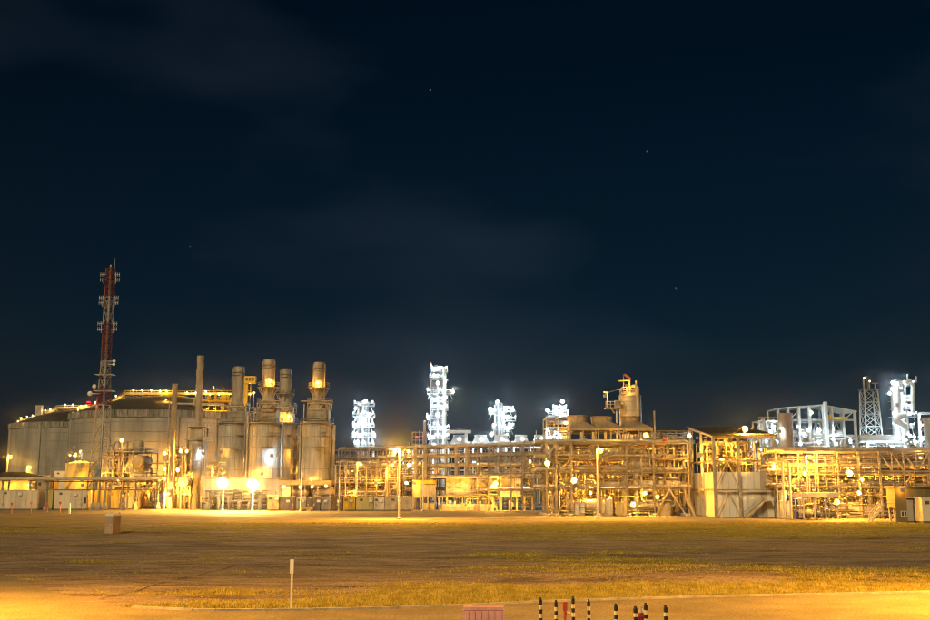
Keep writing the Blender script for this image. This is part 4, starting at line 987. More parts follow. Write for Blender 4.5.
# pipework between the stacks
Y = 284.0
t = module('pipe_tower', 'tall frame of vertical pipes between the middle and right-hand turbine stacks', X(290, Y), X(303, Y), Y, 6, [Z(478, Y), Z(462, Y), Z(445, Y), Z(428, Y)], 21, nb=2, npipe=18, nves=1, deck=(1, 2, 3), rails=(1, 2, 3), lamps=[(294, 470, 40, .3), (297, 440, 30, .25)], cat='pipe frame')
Y = 290.0
t = module('pipe_tower', 'slim frame of pipes between the left and tallest turbine stacks', X(243, Y), X(252, Y), Y, 6, [Z(478, Y), Z(455, Y), Z(430, Y), Z(412, Y)], 22, nb=1, npipe=14, nves=0, deck=(2,), rails=(2, 3), lamps=[(247, 460, 30, .25)], cat='pipe frame')
Y = 286.0
t = module('pipe_tower', 'open steel frame with pipes between the slim stack and the left turbine stack', X(205.5, Y), X(218, Y), Y, 8, [Z(492, Y), Z(478, Y), Z(466, Y)], 23, nb=2, npipe=16, nves=1, deck=(1, 2), rails=(2,), lamps=[(209, 470, 30, .25), (214, 484, 30, .25)], cat='pipe frame')

# long pale compressor building under the stacks
Y = 262.0; x0, x1 = X(205, Y), X(278.5, Y); h = Z(478, Y)
t = thing('compressor_house', 'long pale wall of the compressor house glaring behind the two flood lights', 'building', ((x0 + x1) / 2, Y, 0))
MB().box2((x0, Y, 0), (x1, Y + 7, h - .3)).build('wall', CREAM, t); MB().box2((x0 - .3, Y - .3, h - .3), (x1 + .3, Y + 7.3, h)).build('roof', TAN, t)
for k in range(13): MB().box((x0 + (x1 - x0) * k / 12, Y - .05, h / 2), (.16, .1, h - .7)).build('pilaster', CREAM, t)
for k in range(5): MB().box2((x0 + 1 + 3.4 * k, Y - .1, .2), (x0 + 3.2 + 3.4 * k, Y - .02, 2.9)).build('door', TAN, t)
rand_pipes(t, random.Random(31), x0, x1, Y - 3.5, Y - .8, .4, 4.6, 30, (.08, .25))
for k in range(7): vessel(t, (x0 + 1.5 + (x1 - x0 - 3) * k / 6, Y - 2.2, 0), .5, 2.0 + (k * 7 % 4) * .5, TAN, 12, 'pump_drum')
def flood_mast(px, py, Yf, label, pw):
    x_ = X(px, Yf, py); z_ = Z(py, Yf)
    t = thing('flood_light_mast', label, 'flood light', (x_, Yf, 0), 'glaring flood lights under the stacks')
    MB().lathe([(.3, 0), (.3, .4), (.16, .5), (.12, z_ + 1)], (x_, Yf, 0), 10).build('pole', WPAINT, t)
    for q in (-.75, .75): MB().box((x_, Yf - .1, z_ + q - .5), (3.3, .14, .14)).build('crossbar', STEEL, t)
    for i in range(7):
        a = math.pi * i / 3; q = 0 if i == 6 else .85
        lamp(t, (x_ + q * math.cos(a), Yf - .75, z_ + q * math.sin(a)), WARMW if i == 6 else SOD, pw * (1.6 if i == 6 else .7), .85, bowl=i < 6)
    return t
flood_mast(223.5, 483, 250, 'glaring flood light cluster on a mast, the left one of the pair under the stacks', 420)
flood_mast(253.5, 484, 250, 'glaring flood light cluster on a mast, the right one of the pair under the stacks', 420)

# shelter right of the compressor house
Y = 262.0; x0, x1 = X(279, Y), X(331, Y); h = Z(480.5, Y)
t = thing('equipment_shelter', 'yellow-fasciaed open shelter with machines inside under the right-hand stacks', 'shelter', ((x0 + x1) / 2, Y, 0))
MB().box2((x0, Y - .3, h - 1.1), (x1, Y + 6, h)).build('roof', YWALL, t)
for k in range(5): hbar(t, 'column', (x0 + .2 + (x1 - x0 - .4) * k / 4, Y, 0), (x0 + .2 + (x1 - x0 - .4) * k / 4, Y, h - 1.1), .3, TAN)
MB().box2((x0 + .4, Y + 5.6, 0), (x1 - .2, Y + 5.9, h - 1.1)).build('back_wall', YWALL, t)
MB().box2((x0 + .5, Y + .5, 1.8), (x0 + 2.6, Y + .7, h - 1.3)).build('screen', WHITE, t)
for k, px in enumerate((291, 301, 318, 327)):
    drum_h(t, (X(px, Y), Y + 2.5, 4.2), .9, 3.4, TAN, 'x', 14, 'machine'); MB().box((X(px, Y), Y + 2.5, 1.7), (2.6, 2, 3.4)).build('machine_base', DGREY if k % 2 else TAN, t)
for px, py, pw in ((326, 486, 80), (300, 487, 45), (284, 487, 60), (312, 487, 40)): lamp(t, (X(px, Y, py), Y + .2, Z(py, Y)), SOD, pw, .36)
# row of enclosures in front
EN = 'enclosures in a row before the stacks'
cabin(267.2, 278.4, 495.2, 508.8, 3, YWALL, 'yellow cabinet at the left end of the enclosure row', 'enclosure', cat='enclosure', group=EN, Y=252, hgt=Z(495.2, 252))
cabin(279.2, 294.8, 496.8, 508.8, 3, DGREY, 'dark grey enclosure next to the yellow end cabinet', 'enclosure', cat='enclosure', group=EN, Y=252, hgt=Z(496.8, 252))
cabin(295.3, 306, 496.8, 508.8, 3, GREYC, 'mid grey enclosure behind the unlit thin pole', 'enclosure', cat='enclosure', group=EN, Y=252.4, hgt=Z(496.8, 252))
cabin(306.5, 320, 497, 508.8, 3, DGREY, 'second dark grey enclosure, right of the thin pole', 'enclosure', cat='enclosure', group=EN, Y=252, hgt=Z(496.8, 252))
cabin(320.4, 330.6, 497, 508.8, 3, GREYC, 'mid grey enclosure left of the brown one', 'enclosure', cat='enclosure', group=EN, Y=252.3, hgt=Z(496.8, 252))
cabin(331.2, 342.4, 497, 508.8, 3, BROWN, 'brown enclosure with a dark front', 'enclosure', cat='enclosure', group=EN, Y=252, hgt=Z(497, 252))
cabin(343.2, 355, 497, 509, 3, YEL, 'bright golden yellow container left of the tan containers', 'enclosure', cat='enclosure', group=EN, Y=251, hgt=Z(496.6, 251))
cabin(355.6, 373, 497, 509, 3, YWALL, 'pale yellow container next to the golden one', 'container', cat='container', group=EN, Y=251.4, hgt=Z(496.6, 251), doors=(.8,))
cabin(373.8, 384, 497, 509, 3, CREAM, 'narrow cream container in the middle of the tan row', 'container', cat='container', group=EN, Y=251, hgt=Z(496.6, 251))
cabin(384.5, 411.5, 496.4, 509, 3, TAN, 'longest tan container, right of the narrow cream one', 'container', cat='container', group=EN, Y=251.2, hgt=Z(496.4, 251), doors=(.93,))
cabin(301, 312, 505.5, 510, 1.5, YEL, 'low yellow crate on the ground before the grey enclosures', 'crate', cat='crate', Y=247, hgt=1.0)
lamp_post(301.5, 510.5, 456, 'slim grey lamp post with no light before the grey enclosures', 1, 0, Y=248, x=X(301, 248, 500), h=Z(456, 248), lit=False)
lamp_post(338.6, 511, 460, 'slim dark lamp post before the brown enclosure', 1, 0, Y=246, x=X(339.3, 246, 500), h=Z(461, 246), lit=False)
lamp_post(358, 500, 463, 'warm lamp on a pole above the golden container', 1, 90, Y=258, x=X(357.0, 258, 490), h=Z(462.6, 258), r=.45)
lamp_post(422.5, 508, 463, 'slim white lamp post with a small lamp before the yellow-roofed shed', -1, 60, Y=248, x=X(423, 248, 490), h=Z(462.5, 248), r=.3)
# ================================================================== PIPE RACKS
def rack(label, A, B, width, zs, spacing, seed, rows=3, m=RSTEEL, npipes=5, cw=.34, thick=(), lamps=(), brace_every=3, top_truss=False, prr=(.14, .42)):
    rng = random.Random(seed); fr = Fr(A, B); n = max(2, int(round(fr.L / spacing)))
    t = thing('pipe_rack', label, 'pipe rack', (*fr.A.xy, 0), 'elevated pipe racks')
    for k in range(n + 1):
        a = fr.L * k / n
        for q in range(rows):
            w_ = cw * (2.4 if (k, q) in thick else 1)
            hbar(t, 'column', fr(a, width * q / (rows - 1), 0), fr(a, width * q / (rows - 1), zs[-1] + .12), w_, m)
        for z in zs: hbar(t, 'cross_beam', fr(a + .01, -.2, z + .01), fr(a + .01, width + .2, z + .01), cw * .8, m)
        if k < n and k % brace_every == 1:
            i = rng.randrange(len(zs)); za, zb = (0 if i == 0 else zs[i - 1]), zs[i]
            MB().bar(fr(a, -.03, za), fr(fr.L * (k + 1) / n, -.03, zb), cw * .55).build('brace', m, t)
            MB().bar(fr(fr.L * (k + 1) / n, -.06, za), fr(a, -.06, zb), cw * .55).build('brace', m, t)
    for z in zs:
        for q in range(rows): hbar(t, 'beam', fr(-.2, width * q / (rows - 1) - .005, z), fr(fr.L + .2, width * q / (rows - 1) - .005, z), cw * .85, m)
        for _ in range(npipes):
            r = rng.uniform(*prr); q = rng.uniform(.4, width - .4); a0 = 0 if rng.random() < .7 else fr.L * rng.uniform(0, .5); a1 = fr.L if rng.random() < .7 else fr.L * rng.uniform(.5, 1)
            MB().tube([fr(a0, q, z + cw * .45 + r), fr(a1, q, z + cw * .45 + r)], r, 8).build('pipe', rng.choice([ALU, TAN, STEEL, ALU]), t)
    for _ in range(int(n * 1.2)):                 # drops from one level to another
        a = rng.uniform(0, fr.L); q = rng.uniform(-.6, width * .5); r = rng.uniform(.08, .24); z0, z1 = sorted((rng.choice([.3] + list(zs)), rng.choice(zs)))
        if z1 - z0 < 1: z0 = max(.3, z0 - 3)
        MB().tube(elbow_pts([fr(a - 1.6, q, z0), fr(a, q, z0), fr(a, q, z1 + .7), fr(a + rng.uniform(1, 3), q, z1 + .7)], .5), r, 7).build('pipe', rng.choice([ALU, TAN, STEEL]), t)
    rand_r = random.Random(seed + 1)
    for z in zs[1::2]: handrail(t, [fr(0, -.45, z + .15), fr(fr.L, -.45, z + .15)], 1.1, STEEL, 1.5, .055)
    for _ in range(n * 3):
        a = rand_r.uniform(0, fr.L); q = rand_r.uniform(-.6, 2); z0 = rand_r.uniform(.3, zs[-2]); MB().tube([fr(a, q, z0), fr(a, q, z0 + rand_r.uniform(1.5, 6))], rand_r.uniform(.035, .08), 6).build('pipe', rand_r.choice([RSTEEL, STEEL, TAN]), t)
    for l in lamps:
        px, py, pw, r, yl = l[:5]; lamp(t, (P(px, py, yl)[0], yl, P(px, py, yl)[1]), l[5] if len(l) > 5 else SOD, pw, r)
    return t, fr, n
YA, YB = 287.0, 243.0
A = (X(332, YA), YA); B = (X(546, YB), YB); zt = 14.9
RC, frc, nC = rack('long dark four-level pipe rack crossing the middle of the plant behind the cream building', A, B, 9.0, [4.6, 7.4, 10.2, 12.6, zt], 3.3, 41, rows=3, npipes=6, thick=((9, 0), (10, 0), (13, 0), (14, 0)), cw=.3,
    lamps=[(388, 464, 60, .4, 270), (392, 465.5, 50, .4, 271), (409, 465, 70, .5, 262), (365, 472, 50, .3, 274), (345, 476, 50, .3, 276), (380, 478, 50, .3, 270), (352, 486, 50, .3, 272), (372, 489, 50, .3, 268), (395, 487, 50, .3, 264), (405, 478, 50, .3, 262), (530, 461.5, 24, .34, 245), (513, 463, 25, .3, 256), (340, 492, 40, .3, 270), (408.5, 451, 50, .32, 260), (470, 473, 30, .3, 266), (440, 474, 30, .3, 270), (490, 470, 30, .3, 262)])
# zig-zag cable trays on the rack's lower left bays (yellow-lit)
for k in range(6):
    z = 2.2 + 1.5 * k; MB().bar(frc(1, -.9, z), frc(24, -.9, z), .7, .22).build('cable_tray', TAN if k % 2 else YWALL, RC)
module('process_module', 'yellow-lit pipe module before the left end of the long rack', X(336, 266), X(398, 266), 264, 8, [3.4, 6.4, 10.6], 42, nb=6, rows=2, npipe=50, nves=3, deck=(0, 1), rails=(0, 1), brace=((0, 0), (2, 1), (4, 0), (5, 1), (3, 2)), rr=(.08, .26),
    lamps=[(346, 480, 40, .28), (361, 476, 40, .28), (376, 483, 40, .28), (390, 472, 40, .28), (352, 493, 36, .28), (384, 493, 36, .28)])
# shed with yellow roof edge
Y = 258.0; x0, x1 = X(412.5, Y), X(436, Y); h = Z(480.3, Y)
t = thing('lean_shed', 'open dark shed with a yellow roof edge left of the cream building', 'shed', ((x0 + x1) / 2, Y, 0))
MB().box2((x0, Y - .4, h - .8), (x1, Y + 6, h)).build('roof', YEL, t)
MB().box2((x0 + .2, Y, 2.9), (x0 + 2.2, Y + .2, h - .8)).build('wall', YWALL, t); MB().box2((x0 + 2.2, Y + .1, 3.1), (x1 - .1, Y + .3, h - .8)).build('wall', GREYC, t)
for k in range(4): hbar(t, 'column', (x0 + .2 + (x1 - x0 - .4) * k / 3, Y, 0), (x0 + .2 + (x1 - x0 - .4) * k / 3, Y, h - .8), .26, TAN)
MB().box2((x1 - 3.2, Y + 1, 0), (x1 - .4, Y + 3, 1.6)).build('machine', YWALL, t)
lamp(t, (X(406.5, Y, 483), Y - .8, Z(483, Y)), WARMW, 20, .3); lamp(t, (X(414.5, Y, 487), Y - 1.0, Z(483, Y)), SOD, 40, .3)
# elevated cream substation building
Y = 256.0; x0, x1 = X(437, Y), X(534.5, Y); zr, zf = Z(476.5, Y), Z(497, Y)
t = thing('substation', 'long cream substation building raised on stilts before the middle rack', 'building', ((x0 + x1) / 2, Y, 0))
MB().box2((x0 - 1.5, Y - .8, zr - .35), (x1 + .3, Y + 9.3, zr)).build('roof', CREAM, t)
xa, xb_, xc_ = X(475, Y), X(499, Y), X(521, Y)
MB().box2((X(446, Y), Y + 1.2, zf), (xa, Y + 9, zr - .35)).build('wall', CREAM, t)
MB().box2((xa, Y + 2.6, zf), (xb_, Y + 9, zr - .35)).build('wall', CREAM, t)
MB().box2((xb_, Y, zf - .1), (xc_, Y + 9, zr - .4)).build('wall', WHITE, t)
for k in range(8): MB().box((xb_ + .08 + (xc_ - xb_ - .16) * k / 7, Y - .03, (zf + zr) / 2 - .25), (.07, .06, zr - zf - .4)).build('panel_joint', WHITE, t)
MB().box2((xc_ - 1.2, Y - .07, zf + 2.6), (xc_ - .5, Y - .01, zf + 3.1)).build('vent', DGREY, t)
for k in range(7): MB().box((X(446, Y) + (xa - X(446, Y)) * k / 6, Y + 1.17, (zf + zr) / 2), (.09, .06, zr - zf - .5)).build('panel_joint', CREAM, t)
MB().box2((x0, Y + .2, zf), (x1, Y + 9, zf + .3)).build('floor_deck', STEEL, t)
for k in range(13):
    for q in (.6, 8.4): hbar(t, 'stilt', (x0 + .5 + (x1 - x0 - 1) * k / 12, Y + q, 0), (x0 + .5 + (x1 - x0 - 1) * k / 12, Y + q, zf), .34, TAN)
handrail(t, [(x0, Y + .3, zf + .3), (xb_ - .2, Y + .3, zf + .3)], 1.1, STEEL, 1.4); handrail(t, [(xc_ + .3, Y + .3, zf + .3), (x1, Y + .3, zf + .3)], 1.1, STEEL, 1.4)
stairs(t, (X(497, Y), Y - 1.0, 0), (X(489, Y), Y - 1.0, zf + .2), 1.0, YWALL)
rng = random.Random(77)
for k in range(16):
    xx = x0 + 1 + (xa + 3 - x0) * k / 15
    MB().lathe([(0, 0), (.62, .05), (.62, .5), (.3, .55), (.3, 1.2), (0, 1.25)], (xx, Y - 1.6 + rng.uniform(-.5, .5), .9), 14, 'y', cap=False).box((xx, Y - 1.2, .3), (.8, 1.4, .6)).build('pump', rng.choice([TAN, RSTEEL, GREYC]), t)
for k in range(12): MB().box((rng.uniform(X(446, Y), xb_), Y + rng.uniform(.6, 1.0), zf + rng.uniform(1.0, 3.4)), (rng.uniform(.5, 1.4), .5, rng.uniform(.5, 1.6))).build('wall_unit', rng.choice([GREYC, TAN, WHITE]), t)
rand_pipes(t, rng, x0 + 1, xa + 5, Y - 1.5, Y + .2, .4, 3.6, 14, (.06, .16)); rand_pipes(t, rng, X(474, Y), xb_, Y + .2, Y + 1.6, zf + .4, zr - .6, 16, (.05, .14)); rand_pipes(t, rng, xc_ + .3, x1, Y + .3, Y + 3, .4, zr - .6, 14, (.06, .18))
for px, py, pw, r_ in ((495.5, 483.5, 210, .75), (492.5, 487, 90, .5), (480, 481, 40, .3), (460, 480.5, 36, .25), (524, 488.3, 14, .28), (528, 488.3, 14, .28), (512, 505, 26, .25), (470, 503, 26, .25), (450, 502, 26, .25)):
    yl = Y - 1.6; lamp(t, (X(px, yl, py), yl, Z(py, yl)), WARMW if r_ == .28 else SOD, pw, r_)

for px in (455, 480, 510):  # lamps added in front to brighten the pale substation walls
    x_ = X(px, Y - 6); MB().bar((x_, Y - 5.4, 0), (x_, Y - 5.4, 2.4), .12).build('lamp_stand', STEEL, t); lamp(t, (x_, Y - 6, 2.6), SOD, 130, .25)
# ---------------------------------------------------------------- near braced rack in the middle right
Y = 207.0; PXC = [547, 556.5, 572, 599.5, 627.5, 654.5, 689]
zs = [Z(490, Y), Z(485.5, Y) + .6, Z(472.5, Y), Z(459.5, Y), Z(443.5, Y)]
zs = [Z(489, Y), Z(472.5, Y), Z(459, Y), Z(443.5, Y)]
t = thing('pipe_rack', 'near braced steel rack under the grey fan hoods', 'pipe rack', (X(547, Y), Y, 0), 'elevated pipe racks'); RD = t
depth = 10.0
for i, px in enumerate(PXC):
    for q in (0, depth / 2, depth):
        w_ = .46 if i in (1, 2) else .36
        hbar(t, 'column', (X(px, Y, 500), Y + q, .35), (X(px, Y, 500), Y + q, zs[-1] + .2), w_, RSTEEL)
        MB().lathe([(.75, 0), (.75, .3), (.45, .45)], (X(px, Y, 500), Y + q, 0), 4, smooth=False).build('pedestal', CONCP, t)
    for z in zs: hbar(t, 'cross_beam', (X(px, Y, 500) + .01, Y - .4, z + .01), (X(px, Y, 500) + .01, Y + depth + .2, z + .01), .3, RSTEEL)
for z in zs:
    for q in (0, depth / 2, depth): hbar(t, 'beam', (X(545.5, Y, 500), Y + q - .005, z), (X(690.5, Y, 500), Y + q - .005, z), .3, RSTEEL)
def xb(i): return X(PXC[i], Y, 500)
for a, za, c, zc in ((1, zs[3], 2, zs[2]), (1, zs[1], 2, zs[2]), (1, zs[1], 2, zs[0]), (1, 0, 2, zs[0]), (0, 0, 1, zs[0]), (0, zs[0], 1, 0), (0, zs[2], 1, zs[3]), (3, zs[2], 4, zs[3]), (4, zs[3], 5, zs[2]), (3, zs[3], 2, zs[2])):
    MB().bar((xb(a), Y - .05, za), (xb(c), Y - .05, zc), .2).build('brace', RSTEEL if a else STEEL, t)
MB().bar((X(669, Y), Y - .05, zs[0]), (X(656, Y), Y - .05, .4), .26).build('brace', TAN, t); MB().bar((X(669, Y), Y - .07, zs[0]), (X(684, Y), Y - .07, .4), .26).build('brace', TAN, t)
rng = random.Random(51)
for z in zs:
    for _ in range(7):
        r = rng.uniform(.12, .4); q = rng.uniform(.5, depth - .5)
        MB().tube([(xb(0) - 2, Y + q, z + .22 + r), (xb(6) + .6, Y + q, z + .22 + r)], r, 8).build('pipe', rng.choice([ALU, TAN, STEEL]), t)
rand_pipes(t, rng, xb(0), xb(6), Y + .4, Y + depth, .5, zs[-1], 50, (.07, .24)); rand_pipes(t, rng, xb(0), xb(6), Y - .4, Y + depth * .5, .5, zs[-1], 60, (.035, .08), [RSTEEL, STEEL, TAN])
for z in zs[:3]: handrail(t, [(xb(1), Y - .5, z + .2), (xb(6), Y - .5, z + .2)], 1.1, STEEL, 1.3, .055)
for k in range(16):
    q = (rng.uniform(xb(1), xb(6)), Y + rng.uniform(.2, 3), rng.choice(zs) + .7); MB().lathe([(.1, -.4), (.3, -.38), (.3, -.28), (.16, -.26), (.2, 0), (.16, .26), (.3, .28), (.3, .38), (.1, .4)], q, 10, 'x').bar(q, (q[0], q[1], q[2] + .7), .08).lathe([(.28, 0), (.28, .05), (.2, .05)], (q[0], q[1], q[2] + .7), 10).build('valve', rng.choice([RSTEEL, STEEL, REDP]), t)
for k in range(9): vessel(t, (rng.uniform(xb(2), xb(6)), Y + rng.uniform(2, depth - 1), 0), rng.uniform(.4, .9), rng.uniform(4, 9), rng.choice([TAN, CREAM, ALU]), 14)
for px, z, r_, L_, m_ in ((585, 1.9, 1.2, 6.5, CREAM), (612, 6.0, .95, 6, ALU), (641, 1.7, 1.1, 6, TAN), (668, 6.3, 1.0, 6, CREAM), (640, 9.6, .9, 5.5, ALU)): drum_h(t, (X(px, Y), Y + 3.0, z), r_, L_, m_, 'x', 18, 'horizontal_drum')
for px, z, w_, h_, m_ in ((606, 0, 2.6, 3.0, CREAM), (622, 0, 2.2, 2.4, YWALL), (664, 0, 2.4, 2.6, TAN), (580, 0, 1.8, 2.2, WHITE), (649, 4.4, 2.4, 2.0, CREAM), (592, 7.6, 2.4, 1.8, TAN)): MB().box((X(px, Y), Y + 1.6, z + h_ / 2 + .1), (w_, 1.8, h_)).box((X(px, Y), Y + 1.6, z + h_ + .16), (w_ + .2, 2.0, .1)).build('control_box', m_, t)
stairs(t, (X(692, Y), Y - 1.5, 0), (X(684, Y), Y - 1.5, 3.2), 1.0, TAN)
for px, py, pw, r, dy, *c in ((547.2, 463.5, 150, .62, -1.2), (574.2, 480.5, 150, .62, -1.2), (633, 505, 75, .85, 1.5), (645, 493.5, 50, .4, 0), (657.5, 497, 24, .45, 0), (590, 487.3, 50, .35, 3), (590.5, 493, 50, .35, 3), (610, 498, 60, .35, 3), (646, 435.5, 110, .6, 0), (618.5, 433, 30, .25, 2), (620, 466, 50, .3, 4), (640, 478, 50, .3, 4), (668, 470, 50, .3, 5), (670, 484, 25, .3, 5), (605, 476, 50, .3, 5), (584, 470, 50, .3, 5), (565, 497, 50, .3, 5), (660, 452, 40, .3, 6), (672, 500, 18, .3, 3), (600, 505, 50, .3, 4), (612, 488, 50, .3, 5), (626, 451, 40, .3, 7)):
    lamp(t, (X(px, Y + dy, py), Y + dy, Z(py, Y + dy)), c[0] if c else SOD, pw, r)
# blue drums under the rack
for k, (px, dy) in enumerate(((591.3, 0), (593.8, .4), (596.3, .1))):
    yb = GY(513.2) + dy; xx = X(px, yb, 512)
    d_ = thing('blue_drum', ('left', 'middle', 'right')[k] + ' one of the three blue drums beside the lamp post under the braced rack', 'drum', (xx, yb, .02), 'blue drums under the rack')
    MB().lathe([(.29, 0), (.3, .03), (.29, .3), (.31, .32), (.29, .34), (.29, .6), (.31, .62), (.29, .64), (.3, .9), (.28, .93)], (xx, yb, .02), 14).build('body', BLUEP, d_); MB().lathe([(.27, 0), (.27, .02), (.06, .03), (.06, .06), (0, .06)], (xx, yb, .95), 14).build('lid', BLUEP, d_)

# ---------------------------------------------------------------- fin-fan cooler hoods on the rack
def fan_hood(pxa, pxb, py_bot, py_mid, py_top, pxc, pcw, Yh, label, m=RUST, grp='grey fan hoods on the braced rack', dpt=7.0, cm=None):
    x0, x1 = P(pxa, py_bot, Yh)[0], P(pxb, py_bot, Yh)[0]; zb, zm, zt = Z(py_bot, Yh), Z(py_mid, Yh), Z(py_top, Yh); xc = P(pxc, py_top, Yh)[0]; r = pcw / 2 * S(Yh)
    t = thing('fan_hood', label, 'fan hood', ((x0 + x1) / 2, Yh, zb), grp)
    yc = Yh + dpt / 2
    MB().box2((x0, Yh, zb), (x1, Yh + dpt, zb + (zm - zb) * .45)).build('plenum', m, t)
    b = MB(); z1 = zb + (zm - zb) * .45; ring = []
    n = 24; top_ = [(xc + r * math.cos(2 * math.pi * k / n), yc + r * math.sin(2 * math.pi * k / n), zm + (zm - zb) * .55) for k in range(n)]
    low_ = []
    for k in range(n):
        c_, s_ = math.cos(2 * math.pi * k / n), math.sin(2 * math.pi * k / n); q = 1 / max(abs(c_), abs(s_)); low_.append(((x0 + x1) / 2 + (x1 - x0) / 2 * c_ * q, yc + dpt / 2 * s_ * q, z1))
    b._add(low_ + top_, [(k, (k + 1) % n, n + (k + 1) % n, n + k) for k in range(n)]); b.build('hood', m, t)
    MB().lathe([(r, zm + (zm - zb) * .5), (r * 1.02, zt - .2), (r * 1.08, zt - .12), (r * 1.08, zt), (r * .98, zt), (r * .96, zm)], (xc, yc, 0), 28, cap=False).build('fan_ring', cm or m, t)
    f_ = MB()
    for k in range(6):
        a = math.pi * k / 3; f_.bar((xc, yc, zt - .5), (xc + r * .92 * math.cos(a), yc + r * .92 * math.sin(a), zt - .45), .35, .05)
    f_.lathe([(0, 0), (.3, 0), (.3, .3), (0, .3)], (xc, yc, zt - .7), 12, cap=False); f_.build('fan_blades', DGREY, t)
    for a in (x0 + .2, (x0 + x1) / 2, x1 - .2):
        for q in (.2, dpt - .2): MB().bar((a, Yh + q, zs[-1] + .15), (a, Yh + q, zb), .22).build('leg', RSTEEL, t)
    return t
HM = mat('hood_sheet', (.30, .25, .19), .65, .15, .22, .4, True)
fan_hood(569.5, 596.8, 430.5, 424.5, 414.6, 579, 19, 211, 'left fan hood of the row, its ring lit yellow', HM)
fan_hood(597.2, 624.8, 430.5, 424.5, 415.6, 603.6, 21, 211, 'middle fan hood of the row, left of the fat column', HM)
fan_hood(625.2, 653, 431, 424.5, 415.4, 633, 20, 211, 'right fan hood of the row, in front of the fat column', HM)
x0, x1 = P(570, 431, 211)[0], P(653, 431, 211)[0]
MB().box2((x0, 212, Z(433, 211)), (x1, 217, Z(431.2, 211))).build('tube_bundle', RSTEEL, RD)
for k in range(8):
    xx = x0 + (x1 - x0) * k / 7; MB().tube([(xx, 211.6, zs[-1] + .3), (xx, 211.6, Z(432, 211))], .25, 8).build('pipe', [TAN, ALU][k % 2], RD)

# ---------------------------------------------------------------- fat regenerator column behind the hoods
Y = 240.0; xc = X(630.2, Y, 405); r = 11.0 * S(Y); zt = Z(397, Y)
t = thing('process_column', 'fat round column with a railed top platform and davit above the fan hoods', 'column', (xc, Y, 0))
CYL = mat('column_cladding', (.55, .49, .40), .5, .2, .16, .4, True)
MB().lathe([(r, 0), (r, zt), (r * 1.04, zt), (r * 1.04, zt + .2), (r * .9, zt + .7), (r * .6, zt + 1.2), (0, zt + 1.45)], (xc, Y, 0), 32).build('shell', CYL, t)
for py in (402, 411, 420): MB().lathe([(r, -.08), (r + .06, -.07), (r + .06, .07), (r, .08)], (xc, Y, Z(py, Y)), 32, cap=False).build('seam_ring', TAN, t)
xp0, xp1, zp = P(621.3, 394, Y)[0], P(638, 394, Y)[0], Z(394, Y)
MB().box2((xp0, Y - r * .9, zp - .2), (xp1, Y + r * .9, zp)).build('top_platform', TAN, t)
handrail(t, [(xp0, Y - r * .9, zp), (xp1, Y - r * .9, zp)], 1.3, TAN, .9, .1); handrail(t, [(xp1, Y - r * .9, zp), (xp1, Y + r * .9, zp)], 1.3, TAN, .9, .1); handrail(t, [(xp0, Y - r * .9, zp), (xp0, Y + r * .9, zp)], 1.3, TAN, .9, .1)
for k in range(4): vessel(t, (xp0 + 1.2 + .75 * k, Y - .6, zp), .28, 1.3 + .5 * (k % 2), TAN, 10, 'nozzle')
x_ = P(628.3, 385, Y)[0]; MB().bar((x_, Y - r * .8, zp), (x_, Y - r * .8, Z(381, Y)), .24).bar((P(617, 381.8, Y)[0], Y - r * .8, Z(381.8, Y)), (x_ + .2, Y - r * .8, Z(381.3, Y)), .26).build('davit', YWALL, t)
MB().bar((P(623.2, 375.4, Y)[0], Y - r * .8, Z(375.4, Y)), (P(629.2, 379.6, Y)[0], Y - r * .8, Z(379.6, Y)), .42).bar((P(622.3, 375, Y)[0], Y - r * .8, Z(375, Y)), (P(622.3, 386, Y)[0], Y - r * .8, zp), .1).build('wind_sock', ORANGE, t)
x_ = P(636, 405, Y)[0]; MB().tube(elbow_pts([(x_, Y - r - .2, 2), (x_, Y - r - .2, Z(388, Y)), (x_ - .6, Y - r * .5, Z(386.5, Y)), (x_ - 1.3, Y - .3, Z(388, Y)), (x_ - 1.3, Y - .3, zt + .5)], .8), .42, 10).build('overhead_pipe', TAN, t)
MB().tube([(P(640, 402, Y)[0], Y, 2), (P(640, 402, Y)[0], Y, Z(400, Y))], .3, 8).build('riser_pipe', CYL, t)
x_ = P(635.3, 382, Y)[0]; MB().bar((x_, Y - 1, zp), (x_, Y - 1, Z(381, Y)), .3).build('lightning_rod', TAN, t)
xl0, xl1, zl = P(604, 409, Y)[0], P(622, 409, Y)[0], Z(408.6, Y)
MB().box2((xl0, Y - r - 1.0, zl - .25), (xl1, Y - r * .2, zl)).build('side_platform', TAN, t)
handrail(t, [(xl0, Y - r - 1.0, zl), (xl1, Y - r - 1.0, zl)], 1.3, TAN, .9, .1)
MB().bar((P(613, 412, Y)[0], Y - r, Z(414, Y)), (P(610, 409, Y)[0], Y - r, zl - .2), .3).bar((P(615.5, 421, Y)[0], Y - r, Z(424, Y)), (P(615.5, 421, Y)[0], Y - r, zl), .4).build('bracket', TAN, t)
MB().box((P(616, 404, Y)[0], Y - r - .3, zl + .8), (1.3, 1.0, 1.5)).build('valve_box', TAN, t)
xj = P(605.4, 400, Y)[0]; MB().bar((xj, Y - r - .8, zl), (xj, Y - r - .8, Z(393.2, Y)), .24).bar((xj - .8, Y - r - .8, Z(393.5, Y)), (xj + .3, Y - r - .8, Z(393.8, Y)), .3).build('jib_post', TAN, t)
MB().bar((xj, Y - r - .8, Z(393.8, Y)), (xp0, Y - r * .8, Z(389.6, Y)), .08).build('stay', STEEL, t)
for px, py, pw in ((606, 396, 14), (614, 430, 90), (640, 428, 60)): lamp(t, (P(px, py, Y - 6)[0], Y - r - 1.8, Z(py, Y - 4)), SOD, pw, .25)
lamp(t, (xp0 + .8, Y - r - .5, Z(387, Y)), SOD, 12, .2)
